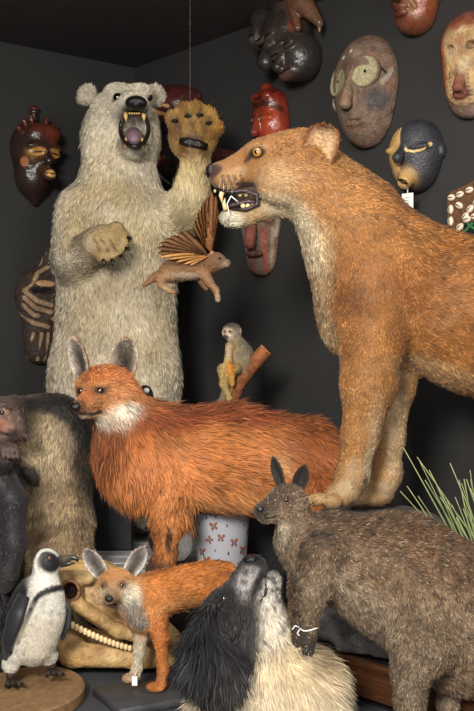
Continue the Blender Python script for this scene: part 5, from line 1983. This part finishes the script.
# ================================================================== masks on the walls
WOODM = mat_attr('carved_wood', .42, .4, var=.4, vscale=26, bump=.55, bscale=90)
WOODR = mat_attr('worn_wood', .62, .3, var=.45, vscale=30, bump=.8, bscale=110, wear=((150, 140, 128), .35))
GLOSSW = mat_attr('polished_wood', .24, .5, var=.3, vscale=24, bump=.35, bscale=60)
MASKS = 'carved masks on the walls'


def on_wall(side, x, y, vox=.0042, sig=.006, yaw=0.0, roll=0.0):
    """frame on the wall where the line of sight of pixel x, y meets it: x along the wall, y down, z into the wall"""
    a = (x - CX) / F
    if side == 'R':
        t = (a - CORNER[0] / ZC) * ZC / (DR[0] - a * DR[1])
        p, ex, n = CORNER + DR * t, DR, NR
    else:
        t = (a - CORNER[0] / ZC) * ZC / (DL[0] - a * DL[1])
        p, ex, n = CORNER + DL * t, -DL, NL
    O = PX(x, y, p[1])
    ez = -n
    c, s_ = math.cos(math.radians(yaw)), math.sin(math.radians(yaw))
    ex2, ez2 = ex * c + ez * s_, ez * c - ex * s_
    ey = A(0, 0, -1)
    c, s_ = math.cos(math.radians(roll)), math.sin(math.radians(roll))
    ex3, ey3 = ex2 * c + ey * s_, ey * c - ex2 * s_
    B = Body(frame=(O, ex3, ey3, ez2), scale=p[1] / F, vox=vox, sig=sig)
    B.wall = (O + n * .004, -n)
    return B


def m_crest():
    B = on_wall('L', 31, 160, .0036)
    Dk, Rd, Yl = (46, 32, 28), (84, 40, 30), (196, 142, 72)
    B.e((0, -10, -6), (25, 27, 24), Dk, 6)
    B.e((-1, 16, -6), (19, 24, 17), Dk, 8)
    B.c((0, 24, -8), (1, 42, -6), 11, 4, Dk, 6)
    B.e((4, -24, -22), (17, 9, 8), Rd, 6)
    for sx in (-1, 1):
        B.e((sx * 10 + 2, -10, -26), (10, 3.4, 4), Dk, 3, rot=8 * sx)
        B.e((sx * 9.5 + 2, -4, -23), (8.4, 4.6, 4), Yl, 1.5, rot=8 * sx)
    B.c((2, -8, -26), (2, 5, -33), 2.4, 5, Dk, 3)
    B.c((2, 14, -22), (2, 19, -34), 8, 6, (70, 46, 34), 4)
    B.c((0, -34, -6), (0, -50, -6), 4.6, 3.6, Dk, 2)
    B.e((0, -50, -6), (5.4, 2.6, 5.4), Rd, 1.5)
    for i in range(7):
        t = math.radians(-60 + 20 * i)
        if i != 3:
            B.c((23 * math.sin(t), -12 - 25 * math.cos(t), -16), (25.5 * math.sin(t), -12 - 29 * math.cos(t), -16), 2.6, 2.6, Rd, 1)
    B.mesh(plane=B.wall)
    P = B.paint
    P(11, -22, 10, (116, 54, 40), 1, .7)  # lighter forehead: highlight painted into the colour
    for sx in (-1, 1):
        B.stroke([(sx * 9.5 - 5, -3), (sx * 9.5 + 2, -3.5), (sx * 9.5 + 8, -3)], 1.1, (50, 28, 20), .4)
        P(2 + sx * 9.5, -4, 8.4, Yl, .3, .8, ry=4.2, rot=8 * sx)
        B.stroke([(2 + sx * 3, -4), (2 + sx * 9, -3.5), (2 + sx * 15, -3)], .9, (50, 28, 20), .4)
    P(2, 18, 7, (208, 158, 92), .4, .95, ry=4)
    B.stroke([(-3, 18), (2, 18.5), (7, 18)], .9, (60, 34, 24), .4)
    B.paint(-17, 6, 4, (170, 112, 70), .4, .9, ry=5)
    o = B.finish('carved_mask', GLOSSW)
    tag(o, 'dark horned wooden mask with orange eyes hanging alone high on the left wall', 'mask', MASKS)


def m_striped():
    B = on_wall('L', 37, 300, .0042)
    Dk, Tn = (58, 46, 40), (168, 136, 102)
    B.e((4, -4, -4), (30, 30, 22), Dk, 6)
    B.c((6, -20, -6), (9, -50, -8), 11, 4, Dk, 6, fz=.8)
    B.c((4, 20, -2), (2, 48, -2), 22, 17, Dk, 6, fz=.8)
    B.c((9, -48, -14), (8, 12, -30), 2.5, 4, Dk, 4)
    for sx in (-1, 1):
        B.e((8 + sx * 15, -12, -20), (13, 6, 7), Dk, 3, rot=4 * sx)
    B.c((8, 18, -20), (8, 24, -34), 9, 6, Dk, 4)
    B.mesh(plane=B.wall)
    for sx in (-1, 1):
        B.paint(8 + sx * 13, -15, 10, (196, 158, 112), .3, .95, ry=3.4)
        B.paint(8 + sx * 14, -8, 13, (24, 19, 18), .4, .95, ry=4)
        B.stroke([(8 + sx * 4, -32), (8 + sx * 16, -26), (8 + sx * 26, -14), (8 + sx * 30, -8)], 2.2, Tn, .5)
        for k in range(4):
            y = 4 + 7 * k
            B.stroke([(8 + sx * 30, y - 12), (8 + sx * 20, y - 2), (8 + sx * 6, y + 2)], 2.2, (150, 120, 92), .5)
        for k in range(3):
            x = 8 + sx * (5 + 7 * k)
            B.stroke([(x, 34), (x - 1, 60)], 1.6, Tn, .5)
        B.stroke([(6 + sx * 4, -48), (6 + sx * 8, -34)], 1.4, Tn, .5)
    B.stroke([(9, -50), (8, -10), (8, 12)], 1.3, (150, 122, 94), .5)
    B.stroke([(-22, 62), (6, 63), (30, 62)], 1.8, (150, 122, 94), .5)
    o = B.finish('carved_mask', WOODR)
    tag(o, 'black and tan striped mask low on the left wall beside the polar bear hip', 'mask', MASKS)


def m_capped():
    B = on_wall('R', 181, 137, .0042)
    Dk, Rd, Or = (40, 28, 27), (72, 34, 34), (178, 112, 70)
    B.e((0, 6, -6), (32, 44, 26), Dk, 6)
    B.e((2, -26, -8), (37, 24, 32), Rd, 6)
    B.c((-22, -16, -24), (24, -18, -22), 6, 6, Or, 3, fz=.6)
    B.c((-2, -8, -28), (-2, 12, -36), 3, 6, Dk, 3)
    for sx in (-1, 1):
        B.e((sx * 14, -6, -25), (10, 4, 5), Dk, 3)
    B.e((-2, 26, -30), (13, 7, 7), (120, 54, 44), 3)
    B.mesh(plane=B.wall)
    P = B.paint
    B.stroke([(-24, -22), (-10, -28), (8, -28), (24, -22)], 1.6, (200, 150, 100), .5)
    B.stroke([(-26, -14), (-10, -19), (8, -19), (26, -14)], 2.2, (196, 136, 86), .5)
    for sx in (-1, 1):
        P(sx * 14, -6, 11, (18, 15, 15), .4, .95, ry=4)
    B.stroke([(-6, -4), (-7, 14)], 2, (206, 194, 178), .5)
    B.stroke([(-12, 26), (-2, 27), (9, 26)], 1.2, (214, 170, 130), .4)
    B.stroke([(-10, 31), (-2, 32), (7, 31)], 1.2, (180, 92, 70), .4)
    B.stroke([(-6, 38), (0, 48)], 2.4, (206, 196, 184), .5)
    B.stroke([(-20, 10), (-18, 22)], 1.2, (150, 90, 70), .5)
    o = B.finish('carved_mask', GLOSSW)
    tag(o, 'dark red capped mask half hidden behind the raised bear paw', 'mask', MASKS)


def m_double():
    B = on_wall('R', 301, 43, .0042)
    Bk, Br = (48, 42, 39), (92, 66, 50)
    B.e((-6, -8, -12), (30, 26, 26), Bk, 8, rot=30)
    B.e((14, 18, -14), (22, 26, 22), Bk, 6, rot=-20)
    B.e((-30, -24, -22), (17, 13, 15), Bk, 6, rot=30)
    B.e((-34, -8, -26), (10, 14, 11), Bk, 4, rot=15)
    B.e((-6, -32, -20), (14, 9, 12), Bk, 4, rot=20)
    B.c((-8, 8, -34), (-14, 22, -34), 7, 9, Bk, 5)
    B.e((2, 14, -36), (16, 4, 6), Bk, 3, rot=-20)
    for x, y in ((-6, -2), (-20, 0), (4, 20), (22, 12)):
        B.e((x, y, -36), (7, 3.4, 4), (74, 62, 54), 2, rot=-18)
    B.c((12, 18, -34), (8, 32, -38), 3, 5.4, Bk, 3)
    B.e((14, 38, -30), (11, 5, 6), (104, 76, 66), 3, rot=-15)
    B.e((16, 36, -24), (14, 9, 12), Bk, 4)
    B.e((-36, -6, -34), (4, 3, 3), (96, 84, 76), 2)
    # little animal figure on the crown
    B.e((18, -32, -20), (16, 11, 11), Br, 5, rot=20)
    B.c((26, -28, -20), (46, -6, -18), 11, 4, Br, 5)
    B.e((8, -38, -22), (8, 6, 7), Br, 3)
    B.c((16, -22, -24), (26, -4, -28), 5, 4, Br, 3)
    B.c((46, -6, -18), (46, 2, -18), 2.4, 1.4, (120, 84, 66), 2)
    B.mesh(plane=B.wall)
    P = B.paint
    P(30, -22, 26, (104, 72, 54), .9, .8, ry=12, rot=40)
    P(20, -8, 6, (120, 58, 44), .8, .7)
    for x, y in ((-6, -2), (-20, 0), (4, 20), (22, 12), (-36, -8)):
        B.stroke([(x - 5, y + 1), (x, y), (x + 5, y - 1)], 1.2, (20, 17, 16), .4)
    B.stroke([(6, 38), (14, 38), (22, 35)], 1.2, (22, 18, 18), .4)
    o = B.finish('carved_mask', mat_attr('blackened_wood', .3, .5, var=.35, vscale=40, bump=.35, bscale=60))
    tag(o, 'glossy black two-faced mask carrying a small brown animal on its crown', 'mask', MASKS)


def m_red():
    B = on_wall('R', 276, 124, .0036)
    Rd, Dk = (118, 46, 30), (50, 26, 22)
    B.e((0, 0, -5), (22, 32, 20), Rd, 6)
    B.e((0, -20, -8), (19, 14, 16), (110, 36, 26), 5)
    B.e((-2, -34, -10), (6, 6, 7), Rd, 4)
    B.e((-8, -24, -20), (6, 4, 4), Rd, 3)
    B.e((8, -24, -20), (6, 4, 4), Rd, 3)
    B.c((0, -10, -22), (0, 12, -28), 2.6, 4.6, Rd, 3)
    for sx in (-1, 1):
        B.e((sx * 9, -2, -19), (7, 4, 4), Dk, 2.5)
    B.e((0, 20, -20), (8, 4, 5), Dk, 3)
    B.mesh(plane=B.wall)
    P = B.paint
    B.stroke([(-20, -10), (-8, -17), (0, -15), (8, -17), (20, -10)], 3, Dk, .6, .9)
    B.stroke([(-14, -28), (-4, -22), (4, -22), (14, -28)], 2, Dk, .6, .9)
    for sx in (-1, 1):
        P(sx * 9, -2, 6.5, (40, 24, 22), .4, .9, ry=3.6)
        P(sx * 9, -2, 4, (150, 100, 74), .4, .8, ry=1.8)
    P(-3, 10, 4, (70, 66, 74), .7, .8, ry=14)
    P(14, 6, 9, (176, 68, 36), .9, .7, ry=16)
    o = B.finish('carved_mask', GLOSSW)
    tag(o, 'small glossy red mask peeking up behind the lioness forehead', 'mask', MASKS)


def m_round():
    B = on_wall('R', 371, 93, .0044, yaw=9)
    Br, Dk = (110, 88, 74), (70, 54, 46)
    B.e((0, -8, -6), (38, 48, 26), Br, 8)
    B.e((0, 22, -6), (29, 34, 22), Br, 12)
    B.c((-3, -12, -30), (-3, 16, -39), 3.5, 6.5, (124, 104, 84), 3)
    B.e((0, 33, -27), (11, 4, 4), (128, 104, 80), 3)
    B.e((0, 32, -30), (8, 1.6, 4), (24, 18, 16), 1.5, sub=True)
    B.e((-37, 6, -6), (3.5, 9, 8), (150, 138, 118), 2)
    B.e((13, -14, -36), (15.5, 16.5, 8), Br, 2, sub=True)
    B.e((-24, -11, -31), (13.5, 16, 9), Br, 2, sub=True)
    B.mesh(plane=B.wall)
    P = B.paint
    for i in range(30):
        x, y = rng.normal(0, 20), rng.normal(0, 26)
        P(x, y, 3 + 5 * rng.random(), (Dk, (140, 122, 106), (126, 84, 66))[i % 3], 1, .5)
    P(24, 14, 13, (60, 62, 66), .9, .7, ry=11)
    B.stroke([(28, -16), (33, -10)], 1.2, (26, 20, 18), .4)
    B.stroke([(29, -2), (33, -8), (35, -14)], 2.4, (160, 150, 134), .6, .7)
    for x, y in ((-6, -38), (-15, -33)):
        P(x, y, 2, (214, 208, 200), .5, .9)
    o = B.finish('carved_mask', WOODR)
    tag(o, 'big brown oval mask with two round pale discs for eyes', 'mask', MASKS)
    s = B.s
    for x, y, r in ((13, -14, 15.5), (-24, -11, 14.5)):
        c, n = B.hit(x, y)
        n = unit(-B.ax[2] + B.ax[0] * (.12 if x > 0 else -.5) - B.ax[1] * .12)
        c = c + n * .6 * s
        u = unit(np.cross(B.ax[1], n))
        v = np.cross(n, u)
        e_ = MB()
        N_ = 36
        prof = [(0.001, .4), (.1, .4), (.11, .5), (.5, .6), (.86, 1.0), (.95, 1.8), (1.0, 1.5), (1.03, -4), (.4, -8)]
        V, C = [], []
        for rr, h in prof:
            for i in range(N_):
                t = 2 * math.pi * i / N_
                V.append(c + (u * math.cos(t) * rr * r + v * math.sin(t) * rr * r * 1.05 + n * h) * s)
                C.append(lin((14, 12, 11)) if rr < .105 else (lin((168, 158, 122)) if rr < .9 else lin((116, 102, 84))))
        Q = [(k * N_ + i, k * N_ + (i + 1) % N_, (k + 1) * N_ + (i + 1) % N_, (k + 1) * N_ + i) for k in range(len(prof) - 1) for i in range(N_)]
        e_.add(V, Q, None, np.array(C))
        tag(e_.build('eye', mat_attr('chalky_paint', .6, .3, var=.35, vscale=70, bump=.6, bscale=140, wear=((96, 90, 60), .6)), o), 'pale round eye disc')


def m_brown():
    B = on_wall('R', 421, 0, .0042)
    Br = (112, 64, 44)
    B.e((0, -6, -6), (28, 40, 24), Br, 8)
    B.e((0, 22, -8), (19, 13, 18), Br, 8)
    B.c((0, -14, -28), (0, 2, -36), 3, 6, Br, 3)
    for sx in (-1, 1):
        B.e((sx * 11, -16, -25), (8, 4, 5), Br, 2.5)
        B.c((sx * 6, 0, -30), (sx * 13, 14, -24), 2.4, 2, Br, 3)
        B.e((sx * 28, -8, -6), (4, 10, 6), Br, 2)
        B.e((sx * 11, -25, -26), (10, 2.6, 4), Br, 3)
    B.e((0, 13, -30), (9, 3, 5), (90, 44, 34), 2)
    B.e((0, 19, -29), (8, 3, 5), (90, 44, 34), 2)
    B.mesh(plane=B.wall)
    P = B.paint
    for sx in (-1, 1):
        B.stroke([(sx * 11 - 6, -15), (sx * 11 + 6, -15)], 1.3, (30, 18, 15), .4)
    B.stroke([(-8, 16), (8, 16)], 1.1, (36, 18, 15), .4)
    P(12, 6, 9, (170, 128, 92), 1, .5, ry=18)
    P(-12, 4, 8, (70, 38, 30), 1, .6, ry=16)
    P(20, 10, 7, (150, 70, 40), 1, .6, ry=14)
    o = B.finish('carved_mask', GLOSSW)
    tag(o, 'polished brown face mask cut off by the top edge of the picture', 'mask', MASKS)


def m_shield():
    B = on_wall('R', 474, 62, .0046, yaw=8)
    Rd, Tn, Dk = (120, 56, 44), (176, 142, 100), (86, 60, 56)
    B.c((0, -16, -4), (0, 26, -4), 36, 29, Dk, 8, fz=.55)
    B.c((0, 20, -4), (0, 32, -4), 30, 24, Dk, 8, fz=.55)
    B.c((0, -12, -16), (0, 26, -16), 27, 22, Tn, 3, fz=.45)
    B.c((0, 14, -25), (0, 30, -28), 3, 7, (120, 66, 54), 2)
    B.e((0, 36, -24), (9, 5, 6), (110, 60, 50), 3)
    B.e((0, 37, -30), (6, 1.8, 4), (26, 16, 15), 1.5, sub=True)
    for sx in (-1, 1):
        B.e((sx * 12, -10, -28), (5.5, 4, 9), (18, 13, 12), 1.5, sub=True)
    B.mesh(plane=B.wall)
    P = B.paint
    P(0, -36, 20, (130, 58, 42), .9, .8, ry=8)
    P(-30, -6, 6, (120, 48, 40), .8, .8, ry=34)
    P(-22, 10, 4, (170, 78, 50), .8, .7, ry=24)
    for i in range(14):
        P(rng.normal(0, 14), rng.normal(-2, 14), 3 + 4 * rng.random(), ((206, 184, 146), (120, 92, 66), (140, 80, 56))[i % 3], 1, .5)
    for k in range(9):
        B.stroke([(8, 14 + k * 4), (28 - k * .6, 16 + k * 4)], .8, (76, 60, 50), .5, .8)
        B.stroke([(-26 + k * .5, 16 + k * 4), (-12, 14 + k * 4)], .8, (76, 60, 50), .5, .8)
    P(0, 50, 20, (140, 118, 104), .8, .6, ry=6)
    o = B.finish('carved_mask', WOODR)
    tag(o, 'long flat-chinned mask with red rim and tan face at the upper right edge', 'mask', MASKS)


def m_black():
    B = on_wall('R', 421, 157, .0036, yaw=10)
    Bk, Yl = (48, 48, 52), (186, 148, 92)
    B.e((0, -4, -6), (30, 32, 26), Bk, 6)
    B.e((0, 16, -8), (22, 20, 20), Bk, 8)
    B.c((-2, -6, -30), (-2, 6, -40), 3, 5.4, Bk, 3)
    B.e((13, -4, -25), (11, 4, 5), Bk, 3, rot=-8)
    B.e((-16, -4, -25), (9, 4, 5), Yl, 3, rot=8)
    B.c((0, 22, -22), (1, 29, -32), 10, 7, Yl, 3)
    B.e((1, 29, -38), (6, 2.4, 8), (22, 18, 16), 1.2, rot=20, sub=True)
    B.e((30, -2, -8), (3, 7, 5), Bk, 2)
    B.mesh(plane=B.wall)
    P = B.paint
    P(-21, -2, 17, Yl, .25, .95, ry=30, rz=40)
    P(-2, 2, 5, Bk, .4, .6, ry=8)
    B.stroke([(-9, -26), (-7, -14), (-6, -4), (-6, 8), (-9, 14), (-4, 20)], 1.5, (196, 160, 104), .4)
    P(0, 26, 11, Yl, .5, .9, ry=6)
    B.stroke([(3, -3), (10, -1), (18, -2), (24, -7)], 2, (214, 182, 120), .3)
    B.stroke([(5, -4), (12, -2.5), (20, -4)], 1.5, (16, 14, 14), .3)
    B.stroke([(-4, 26), (1, 30), (6, 32)], 1.6, (18, 14, 13), .4)
    P(10, -20, 12, (66, 68, 74), 1, .6, ry=8)
    o = B.finish('carved_mask', mat_attr('dark_satin_paint', .4, .45, var=.2, vscale=30, bump=.4, bscale=120))
    tag(o, 'half black half yellow mask with slit eye and a white tag below its mouth', 'mask', MASKS)
    s = B.s
    EX, EY, EZ = B.ax
    t0 = B.P((2, 34, -28))
    tg = MB().box(t0 + EY * 14 * s, A(6.5, 8.5, .35) * s, lin((226, 224, 218)), B.ax, .0004)
    tg.tube([t0 - EY * 2 * s, t0 + EY * 6 * s], .6 * s, lin((225, 222, 215)), 6)
    for k in range(4):
        tg.box(t0 + EY * (10 + 2.4 * k) * s - EZ * .4 * s + EX * (-1.2 + .5 * (k % 2)) * s, A(3.2 - .5 * (k % 2), .3, .08) * s, lin((120, 118, 116)), B.ax)
    tag(tg.build('price_tag', mat_attr('white_paper', .8), o, smooth=False), 'white paper price tag')


def m_plank():
    B = on_wall('R', 265, 223, .0042, yaw=14)
    Gy, Rd = (104, 82, 68), (140, 60, 48)
    B.c((0, -30, -4), (0, 34, -4), 32, 19, Gy, 6, fz=.5)
    B.e((0, -22, -18), (24, 8, 6), (70, 54, 46), 4)
    B.c((0, -18, -18), (0, 22, -26), 3.5, 6, (124, 70, 56), 4)
    B.e((0, 32, -18), (10, 3.4, 5), (84, 60, 50), 3)
    B.c((-58, -76, -8), (0, -44, -8), 7, 18, (92, 50, 40), 8, fz=.6)
    B.mesh(plane=B.wall)
    P = B.paint
    for sx in (-1, 1):
        P(sx * 15, -6, 8.5, (40, 26, 24), .4, .9, ry=9)
        P(sx * 15, -6, 6.5, (190, 76, 58), .4, .95, ry=7)
        P(sx * 15, -6, 2, (40, 18, 16), .4, .95)
        B.stroke([(sx * 9, 8), (sx * 8, 48)], 2.6, (150, 62, 50), .8, .7)
        B.stroke([(sx * 18, 8), (sx * 13, 46)], 2, (150, 128, 104), .8, .6)
        B.stroke([(sx * 26, -16), (sx * 20, 14)], 1.6, (150, 140, 124), .7, .7)
    B.stroke([(-24, -14), (-12, -20), (-3, -12)], 2, (40, 30, 28), .5)
    B.stroke([(24, -14), (12, -20), (3, -12)], 2, (40, 30, 28), .5)
    o = B.finish('carved_mask', WOODR)
    tag(o, 'grey and red plank mask with ringed eye hanging below the lioness jaw', 'mask', MASKS)


def m_cowrie():
    B = on_wall('R', 480, 219)
    s = B.s
    EX, EY, EZ = B.ax
    b = MB()
    out = [(-36, -26), (-31, -31), (-10, -35), (12, -44), (40, -48), (44, -42), (44, 44), (-33, 44), (-36, 38)]
    b.prism(out, B.P((0, 0, -7)), EX * s, EY * s, EZ, 6.5 * s, lin((108, 76, 52)))
    b.prism([(-14, 4), (40, 0), (40, 38), (-14, 40)], B.P((0, 0, -8.4)), EX * s, EY * s, EZ, 3 * s, lin((22, 30, 26)))
    o = b.build('cowrie_panel', mat_attr('beaded_cloth', .8, .2, var=.4, vscale=60, bump=1.0, bscale=200), smooth=False)
    tag(o, 'brown wall panel edged with cowrie shells around a green lattice square', 'wall panel')
    g = MB()
    for k in range(-3, 5):
        for sg in (-1, 1):
            pts = [(-14 + 54 * t, 20 + sg * (54 * t - 27) * .72 + k * 13) for t in np.linspace(0, 1, 40)]
            pts = [p for p in pts if 4 < p[1] < 38]
            if len(pts) > 1:
                g.tube([B.P((x, y, -9)) for x, y in pts], 1.4 * s, lin((58, 128, 74)), 8)
    tag(g.build('bead_lattice', mat_attr('green_beads', .35, .4, bump=.8, bscale=500), o), 'green bead lattice')
    sh = [(-30, -24, 0), (-31, -12, 90), (-31, 0, 90), (-31, 12, 90), (-31, 24, 90), (-31, 36, 90), (-19, -26, -10), (-7, -29, -8), (5, -34, -12), (18, -39, -14), (-20, -15, 30), (-6, -10, -40), (2, -16, -40), (-12, -3, -50), (-19, 7, -30), (-10, 0, -10), (0, -2, 0), (10, -4, 0), (22, -6, 0), (-19, 17, 90), (-19, 28, 90), (-18, 38, 90), (-6, 43, 0), (6, 42, 0), (18, 42, 0), (12, -20, 0), (26, -20, 0), (13, -13, 0), (27, -13, 0), (32, -36, -14), (32, -6, 0), (30, 42, 0)]
    for x, y, a in sh:
        m = MB()
        ca, sa = math.cos(math.radians(a)), math.sin(math.radians(a))
        u, v = EX * ca + EY * sa, EY * ca - EX * sa
        ax = np.array([u, v, EZ])
        c = B.P((x, y, -8))
        m.ball(c, A(5, 3.4, 2.6) * s, lin((222, 206, 184)), ax, 14, 10)
        m.tube([c - u * 4.2 * s - EZ * 1.6 * s, c - EZ * 2.7 * s, c + u * 4.2 * s - EZ * 1.6 * s], A(.3, .7, .3) * s, lin((70, 48, 36)), 6)
        m.build('cowrie_shell', BONE, o)


for f_ in (m_crest, m_striped, m_capped, m_double, m_red, m_round, m_brown, m_shield, m_black, m_plank, m_cowrie):
    f_()
